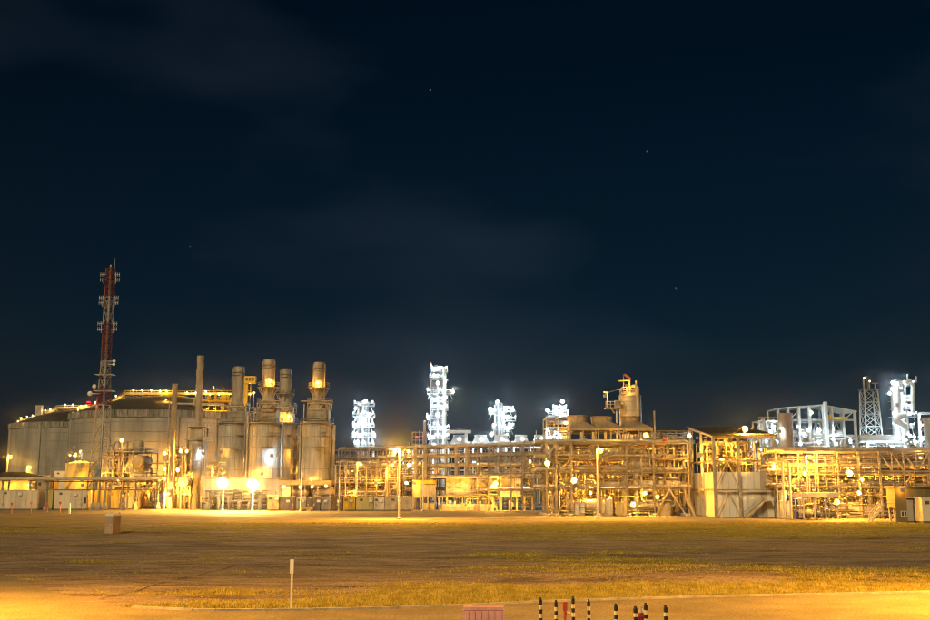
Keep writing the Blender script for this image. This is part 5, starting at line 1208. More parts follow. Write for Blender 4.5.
x_ = P(654.5, 420, Y - 20)[0]; MB().bar((x_, Y - 20, Z(440, Y - 20)), (x_, Y - 20, Z(411, Y - 20)), .28).build('vent_pole', TAN, t)
# ================================================================== SHELTER WITH WHITE PANEL ENCLOSURE
Yf = 194.0; D = 20.0; x0, x1 = X(715.5, Yf, 500), X(776, Yf, 500); ze, zk = Z(436, Yf), Z(427.8, Yf + D)
t = thing('canopy_shelter', 'tall open canopy with a dark single-pitch roof over white panel walls', 'shelter', ((x0 + x1) / 2, Yf, 0)); SH = t
def rz_(y): return ze + (zk - ze) * (y - Yf) / D
b = MB(); o = .5
b._add([(x0 - o, Yf - o, ze), (x1 + o, Yf - o, ze), (x1 + o, Yf + D + o, zk + .12), (x0 - o, Yf + D + o, zk + .12), (x0 - o, Yf - o, ze + .12), (x1 + o, Yf - o, ze + .12), (x1 + o, Yf + D + o, zk + .24), (x0 - o, Yf + D + o, zk + .24)], [(3, 2, 1, 0), (4, 5, 6, 7), (0, 1, 5, 4), (1, 2, 6, 5), (2, 3, 7, 6), (3, 0, 4, 7)])
b.build('roof', DARKROOF, t)
for k in range(12):
    xx = x0 - o + (x1 - x0 + 2 * o) * k / 11; MB().bar((xx, Yf - o, ze + .14), (xx, Yf + D + o, zk + .27), .08, .08).build('roof_rib', DARKROOF, t)
for a in (x0, X(740.5, Yf, 500), x1):
    for y in (Yf, Yf + D / 2, Yf + D): hbar(t, 'column', (a, y, 0), (a, y, rz_(y) - .05), .46 if y == Yf else .4, STEEL)
    hbar(t, 'rafter', (a + .006, Yf - o, ze - .2), (a + .006, Yf + D + o, zk - .15), .32, STEEL)
for y in (Yf, Yf + D / 2, Yf + D): hbar(t, 'eave_beam', (x0 - .3, y - .006, rz_(y) - .22), (x1 + .3, y - .006, rz_(y) - .22), .38, TAN)
for z in (Z(461, Yf), Z(490, Yf)):
    hbar(t, 'girt', (x0, Yf - .15, z), (x1, Yf - .15, z), .3, TAN); hbar(t, 'girt', (x0 - .15, Yf, z), (x0 - .15, Yf + D, z), .3, TAN)
xm = X(740.5, Yf, 500); xq = (x0 + xm) / 2
for za, zb in ((.3, Z(490, Yf)), (Z(490, Yf), Z(461, Yf)), (Z(461, Yf), ze - .4)):
    MB().bar((x0, Yf - .3, za), (xq, Yf - .3, zb), .13).build('brace', TAN, t); MB().bar((xm, Yf - .32, za), (xq, Yf - .32, zb), .13).build('brace', TAN, t)
xr, zr = P(743.5, 427.3, Yf + 4)
lamp(t, (xr, Yf + 3, rz_(Yf + 3) + 1.0), SOD, 260, .85); MB().bar((xr, Yf + 4.2, rz_(Yf + 4)), (xr, Yf + 4.2, rz_(Yf + 4) + 1.6), .2).build('lamp_stand', STEEL, t)
for dx, dy, dz_, pw in ((1.5, -4.6, 9.2, 90),): pass
for px, py, pw, r, dy in ((774.4, 466.4, 190, .62, -1.2), (689, 436, 14, .3, 0)): lamp(t, (X(px, Yf + dy, py), Yf + dy, Z(py, Yf + dy)), SOD if pw > 20 else WARMW, pw, r)
# white panel enclosure (its own thing inside the canopy)
px0, px1 = x0 + .35, x1 - .2; zt = Z(472, Yf)
e = thing('panel_enclosure', 'white flat-panelled enclosure standing under the dark canopy', 'enclosure', ((px0 + px1) / 2, Yf + .8, 0))
n = 9; rng = random.Random(8)
for k in range(n):
    a, c = px0 + (px1 - px0) * k / n, px0 + (px1 - px0) * (k + 1) / n
    MB().box2((a + .02, Yf + .7 + (.05 if k % 3 == 1 else 0), .1), (c - .02, Yf + .9, zt - (.0 if k != 7 else .04))).build('panel', WHITE if k != 7 else GREYC, e)
for k in range(10):
    a, c = Yf + .95 + (D - 2) * k / 10, Yf + .95 + (D - 2) * (k + 1) / 10
    MB().box2((px0, a + .02, .1), (px0 + .2, c - .02, zt)).build('panel', WHITE, e)
MB().box2((px0 + .1, Yf + .9, zt - .5), (px1 - .1, Yf + D - 1, zt - .35)).build('ceiling_sheet', WHITE, e)
MB().box2((px1 - .25, Yf + .95, .1), (px1 - .05, Yf + D - 1, zt)).build('side_panel', WHITE, e)
MB().box2((px0, Yf + .66, .02), (px1, Yf + .94, .1)).build('sill', DGREY, e)
stairs(e, (X(742, Yf), Yf - .9, 0), (X(762, Yf), Yf - .9, 3.0), .9, STEEL); MB().box2((X(762, Yf), Yf - 1.5, 2.9), (X(771, Yf), Yf + .6, 3.0)).build('landing', STEEL, e)
handrail(e, [(X(762, Yf), Yf - 1.5, 3.0), (X(771, Yf), Yf - 1.5, 3.0)], 1.1, STEEL, 1.2)
# pipe clutter inside / above the enclosure
module('process_module', 'yellow pipework packed under the dark canopy above the white panels', x0 + .8, x1 - 1, Yf + 9, 9, [Z(476, Yf), Z(462, Yf), Z(450, Yf), Z(440, Yf)], 61, nb=5, rows=2, npipe=70, nves=4, deck=(1,), rails=(1, 2), brace=((0, 2), (2, 3), (4, 2)), rr=(.08, .28),
    lamps=[(700, 455, 60, .3), (712, 446, 60, .3), (722, 460, 90, .35), (735, 450, 60, .3), (748, 462, 60, .3), (757, 445, 60, .3), (705, 466, 60, .3), (730, 440, 45, .3), (765, 455, 50, .3)])
# ---------------------------------------------------------------- clutter behind the near rack and left of the canopy
Y = 226.0
module('process_module', 'dense yellow pipe module between the fat column and the canopy', X(636, Y), X(694, Y), Y, 12, [Z(492, Y), Z(476, Y), Z(461, Y), Z(449, Y), Z(437, Y)], 62, nb=6, rows=3, npipe=110, nves=7, deck=(1, 2, 3), rails=(1, 2, 3, 4), brace=((0, 1), (2, 2), (4, 3), (5, 1), (1, 4)), rr=(.08, .3),
    lamps=[(650, 446, 60, .3), (662, 460, 60, .3), (675, 445, 60, .3), (685, 458, 60, .3), (668, 477, 60, .3), (655, 489, 60, .3), (682, 490, 60, .3), (645, 470, 60, .3)])
Y = 224.0
module('process_module', 'dense pipe module behind the near braced rack, left of the white lamp post', X(548, Y), X(600, Y), Y, 10, [Z(492, Y), Z(477, Y), Z(462, Y), Z(447, Y)], 63, nb=5, rows=2, npipe=80, nves=5, deck=(1, 2), rails=(1, 2, 3), brace=((0, 1), (2, 2), (4, 1)), rr=(.08, .3),
    lamps=[(560, 470, 60, .3), (575, 455, 60, .3), (590, 480, 60, .3), (556, 490, 60, .3), (585, 500, 60, .3), (568, 485, 60, .3)])
Y = 232.0
module('process_module', 'dense pipe module behind the near braced rack, right of the white lamp post', X(600, Y), X(642, Y), Y, 10, [Z(492, Y), Z(477, Y), Z(462, Y), Z(450, Y)], 64, nb=4, rows=2, npipe=70, nves=5, deck=(1, 2), rails=(1, 2, 3), brace=((0, 1), (2, 2)), rr=(.08, .3),
    lamps=[(606, 470, 60, .3), (618, 480, 60, .3), (630, 465, 60, .3), (615, 497, 60, .3), (636, 485, 60, .3)])
Y = 228.0
module('scaffold_tower', 'slim lit scaffold tower left of the fan hoods with blue-white lamps', X(547, Y), X(571, Y), Y, 8, [Z(470, Y), Z(455, Y), Z(440, Y), Z(428, Y), Z(418, Y)], 65, nb=2, rows=2, npipe=24, nves=2, deck=(2, 3, 4), rails=(2, 3), brace=((0, 3), (1, 2)), cw=.3, cat='scaffold',
    lamps=[(566, 423, 60, .35), (568, 432, 40, .3), (560, 445, 40, .3), (552, 433, 30, .35, WLED), (551.5, 446, 40, .4, WLED), (554, 441, 30, .35, WLED)])

# ================================================================== RIGHT-HAND RACK AND BUILDINGS
Y = 190.0; zs = [Z(487, Y), Z(474, Y), Z(464.5, Y), Z(452.5, Y)]
PXR = [777, 799.5, 818.5, 839, 860, 881, 905, 931, 955]
t = thing('pipe_rack', 'right-hand pipe rack with a trussed bridge end at the right edge', 'pipe rack', (X(860, Y), Y, 0), 'elevated pipe racks'); RF = t
dp = 9.0
def xr_(px): return X(px, Y, 490)
for i, px in enumerate(PXR):
    for q in (0, dp):
        hbar(t, 'column', (xr_(px), Y + q, 0), (xr_(px), Y + q, zs[-1] + .15), .36 if i in (4, 5) else .26, TAN)
    for z in zs: hbar(t, 'cross_beam', (xr_(px) + .01, Y - .2, z + .01), (xr_(px) + .01, Y + dp + .2, z + .01), .26, TAN)
for z in zs:
    for q in (0, dp): hbar(t, 'beam', (xr_(776), Y + q - .005, z), (xr_(956), Y + q - .005, z), .34, TAN)
tp = [881, 893, 905, 918, 931]
for i in range(4):
    a, c = xr_(tp[i]), xr_(tp[i + 1]); up = i % 2 == 1 if i else False
    MB().bar((a, Y - .2, zs[3]), (c, Y - .2, zs[2] - 1.2), .22).build('truss_diagonal', TAN, t) if not (i == 3) else MB().bar((a, Y - .2, zs[2] - 1.2), (c, Y - .2, zs[3]), .22).build('truss_diagonal', TAN, t)
    MB().bar((a, Y - .22, zs[2] - 1.2), (a, Y - .22, zs[3]), .18).build('truss_post', TAN, t)
hbar(t, 'beam', (xr_(880), Y - .2, zs[2] - 1.2), (xr_(956), Y - .2, zs[2] - 1.2), .3, TAN)
MB().bar((xr_(905), Y - .1, zs[0] + .4), (xr_(916), Y - .1, zs[1] + .3), .2).build('brace', TAN, t)
rng = random.Random(71)
for z in zs:
    for _ in range(7):
        r = rng.uniform(.14, .42); q = rng.uniform(.4, dp - .4)
        MB().tube([(xr_(772), Y + q, z + .2 + r), (xr_(956), Y + q, z + .2 + r)], r, 8).build('pipe', rng.choice([ALU, TAN, STEEL, RUST]), t)
rand_pipes(t, rng, xr_(778), xr_(932), Y + .5, Y + dp, .5, zs[-1], 45, (.07, .22)); rand_pipes(t, rng, xr_(778), xr_(932), Y - .4, Y + dp * .5, .5, zs[-1], 60, (.035, .08))
for z in zs[:3]: handrail(t, [(xr_(778), Y - .5, z + .2), (xr_(880), Y - .5, z + .2)], 1.1, STEEL, 1.3, .055)
for px, z, r_, L_, m_ in ((845, 1.6, 1.1, 6, CREAM), (868, 5.9, .9, 5.5, ALU), (812, 6.0, .9, 5.5, TAN), (872, 1.6, 1.0, 5, YWALL)): drum_h(t, (xr_(px), Y + 2.2, z), r_, L_, m_, 'x', 18, 'horizontal_drum')
for px, z, w_, h_, m_ in ((852, 0, 2.0, 2.6, CREAM), (865, 0, 2.4, 2.2, TAN), (785, 0, 2.0, 2.8, CREAM)): MB().box((xr_(px), Y + .6, z + h_ / 2 + .1), (w_, 1.4, h_)).box((xr_(px), Y + .6, z + h_ + .16), (w_ + .2, 1.6, .1)).build('control_box', m_, t)
for k in range(8): vessel(t, (rng.uniform(xr_(780), xr_(885)), Y + rng.uniform(2, dp), 0), rng.uniform(.4, 1.0), rng.uniform(3.5, 7.5), rng.choice([TAN, CREAM, YWALL]), 14)
for px in (781.5, 788): MB().tube([(xr_(px), Y - 1.2, 0), (xr_(px), Y - 1.2, Z(462 if px < 785 else 463, Y))], .22, 8).build('riser_pipe', CREAM, t)
for px, w_ in ((820, 1.5), (830, 1.2), (892, 1.9)): MB().box2((xr_(px) - w_ * .8, Y + 2, zs[-1] + .3), (xr_(px) + w_ * .8, Y + 4, Z(446.5, Y))).build('roof_unit', RUST, t)
for px, py, pw, r, dy, *c in ((849.5, 473.5, 300, .95, -1.6), (813.8, 458.2, 0, 0, 0), (805, 473.6, 70, .5, -1), (858.7, 493, 50, .4, -1), (862, 479.5, 30, .35, -1), (806, 482, 40, .3, 1), (884, 493, 40, .28, 2), (830, 482, 50, .3, 3), (870, 482, 50, .3, 4), (790, 492, 60, .35, 2), (785, 475, 50, .3, 4), (845, 490, 50, .3, 4), (905, 478, 40, .3, 4), (920, 470, 40, .3, 4), (868, 505, 50, .3, 2), (887, 461, 36, .3, 3), (920, 459, 40, .35, 4), (820, 470, 40, .3, 4), (900, 470, 36, .3, 4), (781, 503, 40, .3, 1)):
    if pw: lamp(t, (X(px, Y + dy, py), Y + dy, Z(py, Y + dy)), c[0] if c else SOD, pw, r)
lamp(t, (X(800, Y, 501.3), Y - .6, Z(501.3, Y)), WLED, 26, .45)
# lean-to shed with braces
Ys = 183.0; x0, x1 = X(801.5, Ys), X(838.5, Ys); zt = Z(492.5, Ys); zb = Z(497.5, Ys)
s_ = thing('lean_to_shed', 'tan lean-to shed with braced posts and pumps under the right-hand rack', 'shed', ((x0 + x1) / 2, Ys, 0))
MB().box2((x0, Ys, zb), (x1, Ys + 5, zt)).build('roof', CREAM, s_)
for px in (803, 814, 825, 837):
    for q in (.3, 4.6): MB().bar((X(px, Ys), Ys + q, 0), (X(px, Ys), Ys + q, zb), .2).build('post', CREAM, s_)
for a, c in ((827, 836), (816, 811)): MB().bar((X(a, Ys), Ys + .1, zb), (X(c, Ys), Ys + .1, .9), .16).build('brace', CREAM, s_)
for k in range(6): drum_h(s_, (X(806 + 6 * k, Ys), Ys + 2.2, 1.1), .55, 1.5, [TAN, YWALL, STEEL][k % 3], 'x', 12, 'pump')
rand_pipes(s_, random.Random(81), x0, x1 + 5, Ys + 1, Ys + 4, .3, zb - .3, 22, (.05, .15))
lamp(s_, (X(836.5, Ys - .6, 502), Ys - .6, Z(502, Ys)), SOD, 120, .55); lamp(s_, (X(815, Ys, 500), Ys + 1, zb - .4), SOD, 30, .25)
for k, (px, dy) in enumerate(((796.3, 0), (799.3, .5), (801, -.2))):
    yb = 186.5 + dy; xx = X(px, yb, 512)
    d_ = thing('blue_drum', ('left', 'middle', 'right')[k] + ' one of the three tall blue drums left of the tan lean-to shed', 'drum', (xx, yb, .02), 'blue drums by the shed')
    MB().lathe([(.34, 0), (.35, .03), (.34, .5), (.36, .52), (.34, .54), (.34, 1.0), (.36, 1.02), (.34, 1.04), (.35, 1.5), (.33, 1.55)], (xx, yb, .02), 14).build('body', BLUEP, d_); MB().lathe([(.32, 0), (.3, .05), (.1, .07), (.1, .12), (0, .12)], (xx, yb, 1.57), 14).build('lid', mat('pale_lid', (.5, .48, .5), .5), d_)
OLIVE = mat('olive_wall', (.20, .155, .075), .65, 0, .2, .5, True)
# raised control building at the right edge
Yb = 172.0; x0, x1 = X(895.5, Yb, 505), X(950, Yb, 505); zt = Z(486.3, Yb); D = 3.4
t = thing('control_building', 'boxy yellow control building with dark doors at the right edge', 'building', ((x0 + x1) / 2, Yb, 0))
MB().box2((x0, Yb + .35, Z(509, Yb)), (x1, Yb + D, zt - .25)).build('wall', OLIVE, t); MB().box2((x0, Yb, 0), (x1, Yb + .34, zt - .25)).build('front_wall', OLIVE, t); MB().box2((x0 - .25, Yb - .25, zt - .25), (x1 + .25, Yb + D + .25, zt)).build('roof', OLIVE, t)
MB().box2((X(905.5, Yb), Yb - .12, .1), (X(911.3, Yb), Yb - .02, Z(499, Yb))).build('door', GREYC, t); d_ = MB().box2((X(911.6, Yb), Yb - .16, .1), (X(919.5, Yb), Yb - .02, Z(498.6, Yb))).build('door', DGREY, t)
MB().box2((X(912.3, Yb), Yb - .22, 1.3), (X(912.9, Yb), Yb - .16, 1.6)).build('handle', STEEL, d_)
MB().box2((X(905, Yb), Yb - .5, Z(498.4, Yb)), (X(920, Yb), Yb, Z(497.9, Yb))).build('door_canopy', YWALL, t)
f_ = MB().box2((X(899, Yb), Yb - .06, Z(516.5, Yb)), (X(905, Yb), Yb - .01, Z(511, Yb))).build('window', WPAINT, t)
for k in range(2): MB().box2((X(899.6 + 2.7 * k, Yb), Yb - .09, Z(516, Yb)), (X(901.8 + 2.7 * k, Yb), Yb - .062, Z(511.5, Yb))).build('pane', GLASS, f_)
lamp(t, (X(900.5, Yb, 490.5), Yb - .7, Z(490, Yb)), SOD, 5, .2); 
# raised annex on its left, on legs, with the stair
xa, xb2 = x0 + .1, x0 + 2.0
for q in (1.2, D - .4): 
    for a in (xa + .15, xb2 - .2): MB().bar((a, Yb + q, 0), (a, Yb + q, Z(509, Yb)), .3).build('support_leg', TAN, t)
stairs(t, (X(873, Yb), Yb + 2.2, 0), (xa - 1.5, Yb + 2.2, Z(507.5, Yb)), 1.0, CREAM)
MB().box2((xa - 1.6, Yb + 1.6, Z(508, Yb)), (xa, Yb + 2.9, Z(507.5, Yb))).build('landing', STEEL, t)
handrail(t, [(xa - 1.6, Yb + 1.6, Z(507.5, Yb)), (xa, Yb + 1.6, Z(507.5, Yb))], 1.1, STEEL, .8)
# container at the right edge
cabin(923, 945, 497.5, 521, 2.6, CREAM, 'cream container cut off by the right edge before the control building', 'container', cat='container', Y=167, hgt=Z(497.5, 167), group=None)
cabin(919.8, 923.6, 505, 521, 1.6, GREYC, 'narrow grey cabinet left of the cut-off cream container', 'cabinet', cat='cabinet', Y=168.5, hgt=Z(504.5, 168.5))
Y = 204.0
module('process_module', 'dense pipe module behind the right-hand rack, right of the canopy', X(778, Y), X(856, Y), Y, 10, [Z(494, Y), Z(480, Y), Z(468, Y), Z(456, Y)], 72, nb=7, rows=2, npipe=90, nves=6, deck=(1, 2), rails=(1, 2, 3), brace=((0, 1), (2, 2), (5, 1)), rr=(.08, .3),
    lamps=[(786, 462, 60, .3), (800, 488, 60, .3), (812, 478, 60, .3), (826, 466, 60, .3), (840, 480, 60, .3), (852, 466, 60, .3), (820, 496, 60, .3), (848, 498, 60, .3)])
module('process_module', 'dense pipe module behind the trussed bridge at the right edge', X(856, Y), X(940, Y), Y, 10, [Z(494, Y), Z(480, Y), Z(468, Y), Z(458, Y)], 73, nb=7, rows=2, npipe=80, nves=6, deck=(1, 2), rails=(1, 2), brace=((0, 1), (2, 2), (5, 1)), rr=(.08, .3), vmat=YWALL,
    lamps=[(866, 472, 50, .3), (878, 490, 60, .3), (890, 476, 50, .3), (905, 464, 50, .3), (918, 480, 50, .3), (928, 466, 50, .3), (872, 500, 50, .3)])

# ================================================================== FAR BLUE-WHITE LIT PLANT
BW = mat('pale_grey_steel', (.50, .50, .50), .55, .2, .12, .4); SHELL = mat('insulated_shell', (.24, .24, .25), .6, .2, .3, .5, True)
def far_column(label, px, Y, py_top, py_bot, w, plats, lamps, seed, pipes=True, cone=None):
    """distillation column wrapped in platforms; plats: (py, left px, right px)"""
    rng = random.Random(seed); xc = P(px, (py_top + py_bot) / 2, Y)[0]; r = w / 2 * S(Y); zt = Z(py_top, Y)
    t = thing('process_column', label, 'column', (xc, Y, 0), 'white-lit far columns')
    MB().lathe([(r, 0), (r, zt - r), (r * .9, zt - r * .45), (r * .55, zt - r * .1), (0, zt)], (xc, Y, 0), 24).build('shell', SHELL, t)
    for z in np.arange(8, zt - r, 2.6): MB().lathe([(r, -.07), (r + .08, -.06), (r + .08, .06), (r, .07)], (xc, Y, z), 24, cap=False).build('seam_ring', BW, t)
    lad = MB()
    for a_ in (-.35, .35): lad.bar((xc + r * .4 + a_, Y - r - .6, 4), (xc + r * .4 + a_, Y - r - .6, zt - .5), .09)
    for z in np.arange(5, zt - .6, .9): lad.bar((xc + r * .4 - .35, Y - r - .6, z), (xc + r * .4 + .35, Y - r - .6, z), .07)
    lad.build('caged_ladder', BW, t)
    for py, pl, pr in plats:
        z = Z(py, Y); xl, xr = P(pl, py, Y)[0], P(pr, py, Y)[0]
        MB().box2((xl, Y - r - 1.3, z - .2), (xr, Y + r + .6, z)).build('platform', BW, t)
        handrail(t, [(xl, Y - r - 1.3, z), (xr, Y - r - 1.3, z)], 1.2, BW, 1.2, .14); handrail(t, [(xr, Y - r - 1.3, z), (xr, Y + r + .6, z)], 1.2, BW, 1.2, .14)
        for q in (xl + .2, (xl + xr) / 2, xr - .2): lamp(t, (q, Y - r - 1.5, z + 1.5), WLED, 14, .38, 'point_lamp')
        for q in (xl + .3, xr - .3): MB().bar((q, Y - r, z - 2.2), (q * .8 + xc * .2, Y - r - .9, z - .2), .2).build('bracket', BW, t)
        for _ in range(3): MB().box((rng.uniform(xl + .5, xr - .5), Y - r - rng.uniform(.3, 1.0), z + rng.uniform(.5, 1.2)), (rng.uniform(.5, 1.3), .6, rng.uniform(.8, 2.0))).build('valve_box', BW, t)
    if pipes:
        for k in range(3):
            a = math.pi * (1.15 + .33 * k); q = (xc + (r + .5) * math.cos(a), Y + (r + .5) * math.sin(a)); MB().tube([(q[0], q[1], 0), (q[0], q[1], zt - rng.uniform(0, 6))], rng.uniform(.22, .45), 8).build('riser_pipe', BW, t)
        MB().bar((xc - r * .3, Y - r - .25, 0), (xc - r * .3, Y - r - .25, zt - 1), .12, .5).build('ladder', BW, t)
    for px_, py_, pw, rl, *c in lamps:
        yl = Y - r - 2.2; lamp(t, (P(px_, py_, yl)[0], yl, P(px_, py_, yl)[1]), c[0] if c else WLED, pw, rl)
    return t
YG = 400.0
far_column('short far column wrapped in blue-white lit platforms, left of its taller neighbours', 363.8, YG, 400, 450, 9.5, [(406, 355, 374), (417, 354, 374.5), (427, 353.5, 374), (437, 353.5, 375), (446, 355, 374)],
    [(366, 400.6, 120, .6), (355.5, 408.5, 100, .6), (365, 425, 260, 1.0), (360, 436, 260, 1.0), (373.5, 434.5, 130, .8), (359, 449.5, 160, .9), (372, 418, 90, .5), (357.5, 420, 90, .5), (353.8, 436, 70, .6), (364, 412, 110, .6)], 101)
t = far_column('tallest far column, blue-white lit with a wide platform half way up', 438.5, YG, 366, 447, 15, [(372, 432, 447.5), (380, 430, 446), (394, 427.5, 453.5), (402, 431, 448), (410, 431, 448), (419, 427, 446), (430, 429, 449), (439, 428, 449)],
    [(436, 366.5, 60, .5), (438, 383, 300, 1.25), (452.8, 391, 110, .7, (0.95, 1.0, .7)), (428, 389.5, 90, .6), (438, 415.5, 300, 1.25), (428, 418, 90, .7), (432.5, 437.5, 220, 1.1), (434, 445, 260, 1.2), (447, 380, 60, .4), (431, 398, 60, .4), (443, 404, 60, .4), (444, 428, 60, .4)], 102)
x_ = P(444.6, 400, YG)[0]; MB().tube([(x_, YG - 4, 2), (x_, YG - 4, Z(368, YG))], .55, 8).build('overhead_pipe', TAN, t); MB().bar((P(432, 366, YG)[0], YG - 3, Z(368, YG)), (P(432, 363.5, YG)[0] - .4, YG - 3, Z(363.4, YG)), .4).build('davit', REDP, t)
far_column('slender far column with stepped platforms and a brilliant top lamp', 499.3, YG, 402, 440, 7.5, [(414, 488.5, 495.8), (411.5, 503, 513), (421, 503, 515.5), (428.5, 503, 513.5), (432, 504, 510), (429, 492, 496)],
    [(497.3, 402, 190, 1.0), (512.5, 410.3, 150, .8, (0.92, 1.0, .8)), (489.8, 409.2, 110, .7), (505, 412, 60, .5), (495, 413, 60, .5), (491.5, 434.5, 150, .9), (507, 434.5, 80, .6), (507, 425, 40, .4)], 103)
far_column('squat far column of white platforms behind the scaffold tower', 558, YG - 60, 406, 440, 9, [(411, 552, 566), (416, 548, 568), (424, 547, 568)],
    [(562.5, 401.5, 130, .8), (547.3, 410.5, 110, .7), (556, 413, 100, .6), (560, 418, 90, .6), (553, 425, 90, .6), (565, 413, 60, .5)], 104)
# far cooler bank between the columns
ROWS = [(449, 470), (471, 491), (492, 512), (513, 531), (532, 551)]
t = thing('cooler_bank', 'long bank of white-lit fan coolers on a deck beyond the middle rack', 'cooler bank', (X(500, 370), 370, 0))
Y = 370.0; zk_ = Z(446, Y); xl, xr = X(440, Y), X(556, Y)
MB().box2((xl, Y, zk_ - .5), (xr, Y + 12, zk_)).build('deck', BW, t)
for k in range(15):
    for q in (.5, 11.5): hbar(t, 'column', (xl + (xr - xl) * k / 14, Y + q, 0), (xl + (xr - xl) * k / 14, Y + q, zk_ - .5), .4, BW)
for z in (6, 11): hbar(t, 'beam', (xl, Y + .5, z), (xr, Y + .5, z), .4, BW)
handrail(t, [(xl, Y, zk_), (xr, Y, zk_)], 1.3, BW, 1.6, .14)
for a, c in ROWS:
    xa, xc_ = P(a, 440, Y)[0] + .3, P(c, 440, Y)[0] - .3; zm = Z(440.5, Y); ztp = Z(436, Y); xm_ = (xa + xc_) / 2
    b = MB(); b._add([(xa, Y + 2, zm - 1.2), (xc_, Y + 2, zm - 1.2), (xc_, Y + 10, zm - 1.2), (xa, Y + 10, zm - 1.2), (xm_ - (xc_ - xa) * .32, Y + 4.5, ztp), (xm_ + (xc_ - xa) * .32, Y + 4.5, ztp), (xm_ + (xc_ - xa) * .32, Y + 8, ztp), (xm_ - (xc_ - xa) * .32, Y + 8, ztp)], [(0, 1, 5, 4), (1, 2, 6, 5), (2, 3, 7, 6), (3, 0, 4, 7), (4, 5, 6, 7), (3, 2, 1, 0)]); b.build('fan_hood', BW, t)
    MB().lathe([(2.1, 0), (2.15, .8), (2.0, .8), (2.0, 0)], (xm_, Y + 6.2, ztp - .2), 20, cap=False).build('fan_ring', BW, t)
    lamp(t, (xm_, Y - .8, Z(439, Y)), WLED, 120, .6); lamp(t, (xm_ + 4, Y - .6, Z(443.5, Y)), WLED, 40, .4)
    for q in (2.4, 9.6): MB().bar((xa + .4, Y + q, zk_), (xa + .4, Y + q, zm - 1.2), .25).bar((xc_ - .4, Y + q, zk_), (xc_ - .4, Y + q, zm - 1.2), .25).build('leg', BW, t)
MB().box2((P(447, 431, Y)[0], Y + 1, Z(433, Y)), (P(471, 431, Y)[0], Y + 3, Z(430, Y))).bar((P(466, 433, Y)[0], Y + 2, zk_), (P(466, 433, Y)[0], Y + 2, Z(433, Y)), 1.0).build('duct', BW, t)
MB().bar((P(536.5, 437, Y)[0], Y + 2, zk_), (P(536.5, 430, Y)[0], Y + 2, Z(430.5, Y)), .3).build('vent_pole', TAN, t)
for px in (446, 458, 474, 486, 500, 518, 536): lamp(t, (X(px, Y - 2, 466), Y - 2, Z(466 - (px % 5), Y)), WLED, 90, .6)
for px in (452, 480, 508): lamp(t, (X(px, Y - 2, 452), Y - 2, Z(453, Y)), WLED, 90, .5)
# white pipe bridge left of the tallest column + structure behind the rack
Y = 380.0
t = thing('pipe_bridge', 'pale pipe bridge between the short and the tallest far column', 'pipe bridge', (X(400, Y), Y, 0))
MB().tube([(P(372, 449, Y)[0], Y, Z(449, Y)), (P(432, 449, Y)[0], Y, Z(449, Y))], .55, 10).build('pipe', BW, t)
for k in range(7): hbar(t, 'column', (X(373 + 10 * k, Y), Y + .3, 0), (X(373 + 10 * k, Y), Y + .3, Z(450.5, Y)), .4, BW)
for z in (5, 9, 13): hbar(t, 'beam', (X(352, Y), Y + .3, z), (X(436, Y), Y + .3, z), .4, BW)
for px, py in ((358, 456), (368, 457), (388, 459), (405, 459), (418, 456), (430, 462), (412, 466), (375, 466), (425, 474), (440, 465)): lamp(t, (X(px, Y - 1, py), Y - 1, Z(py, Y)), WLED, 70, .45)
MB().bar((P(424.5, 438, Y)[0], Y, 0), (P(424.5, 438, Y)[0], Y, Z(421, Y)), .9).build('pole', RUST, t)
lamp(t, (P(417, 438.5, Y)[0], Y - 1, Z(438.5, Y)), REDL, 7, .6, 'warning_lamp', hood=False)
fr = MB()
for k in range(6): fr.bar((P(412 + 3.5 * k, 440, Y)[0], Y + 2, 0), (P(412 + 3.5 * k, 440, Y)[0], Y + 2, Z(432 - (k % 3), Y)), .18)
for py in (432, 436, 440, 444): fr.bar((P(412, py, Y)[0], Y + 2, Z(py, Y)), (P(430, py, Y)[0], Y + 2, Z(py, Y)), .18)
fr.build('dark_frame', RSTEEL, t)
# ---------------------------------------------------------------- right far zone
Y = 370.0
def xf(px, py=440): return P(px, py, Y)[0]
t = thing('open_gantry_house', 'white-lit open frame building with a sloping roof and yellow gantry crane', 'building', (xf(818), Y, 0))
x0, xk, x1 = xf(778.5, 409), xf(823, 406), xf(857, 412); zr0, zrk, zr1 = Z(409, Y), Z(405.6, Y), Z(412, Y)
dpt = 14.0
b = MB(); b._add([(x0, Y, zr0), (xk, Y, zrk), (x1, Y, zr1), (x1, Y + dpt, zr1), (xk, Y + dpt, zrk), (x0, Y + dpt, zr0), (x0, Y, zr0 + .4), (xk, Y, zrk + .4), (x1, Y, zr1 + .4), (x1, Y + dpt, zr1 + .4), (xk, Y + dpt, zrk + .4), (x0, Y + dpt, zr0 + .4)],
    [(5, 4, 1, 0), (4, 3, 2, 1), (6, 7, 10, 11), (7, 8, 9, 10), (0, 1, 7, 6), (1, 2, 8, 7), (2, 3, 9, 8), (3, 4, 10, 9), (4, 5, 11, 10), (5, 0, 6, 11)]); b.build('roof', BW, t)
def roofz(x): return zr0 + (zrk - zr0) * (x - x0) / (xk - x0) if x < xk else zrk + (zr1 - zrk) * (x - xk) / (x1 - xk)
cols = [780, 790, 800.5, 811, 824.5, 834, 845, 856.5]
for px in cols:
    for q in (.3, dpt - .3): hbar(t, 'column', (xf(px), Y + q, 0), (xf(px), Y + q, roofz(xf(px)) - .05), .8 if px in (800.5, 811, 856.5) else .55, BW)
for py in (420, 435.5, 445):
    for q in (.3, dpt - .3): hbar(t, 'beam', (xf(779), Y + q - .02, Z(py, Y)), (xf(857.5), Y + q - .02, Z(py, Y)), .6, BW)
MB().box2((xf(778), Y + .6, Z(436.5, Y)), (xf(858), Y + dpt - .6, Z(436, Y))).build('deck', BW, t)
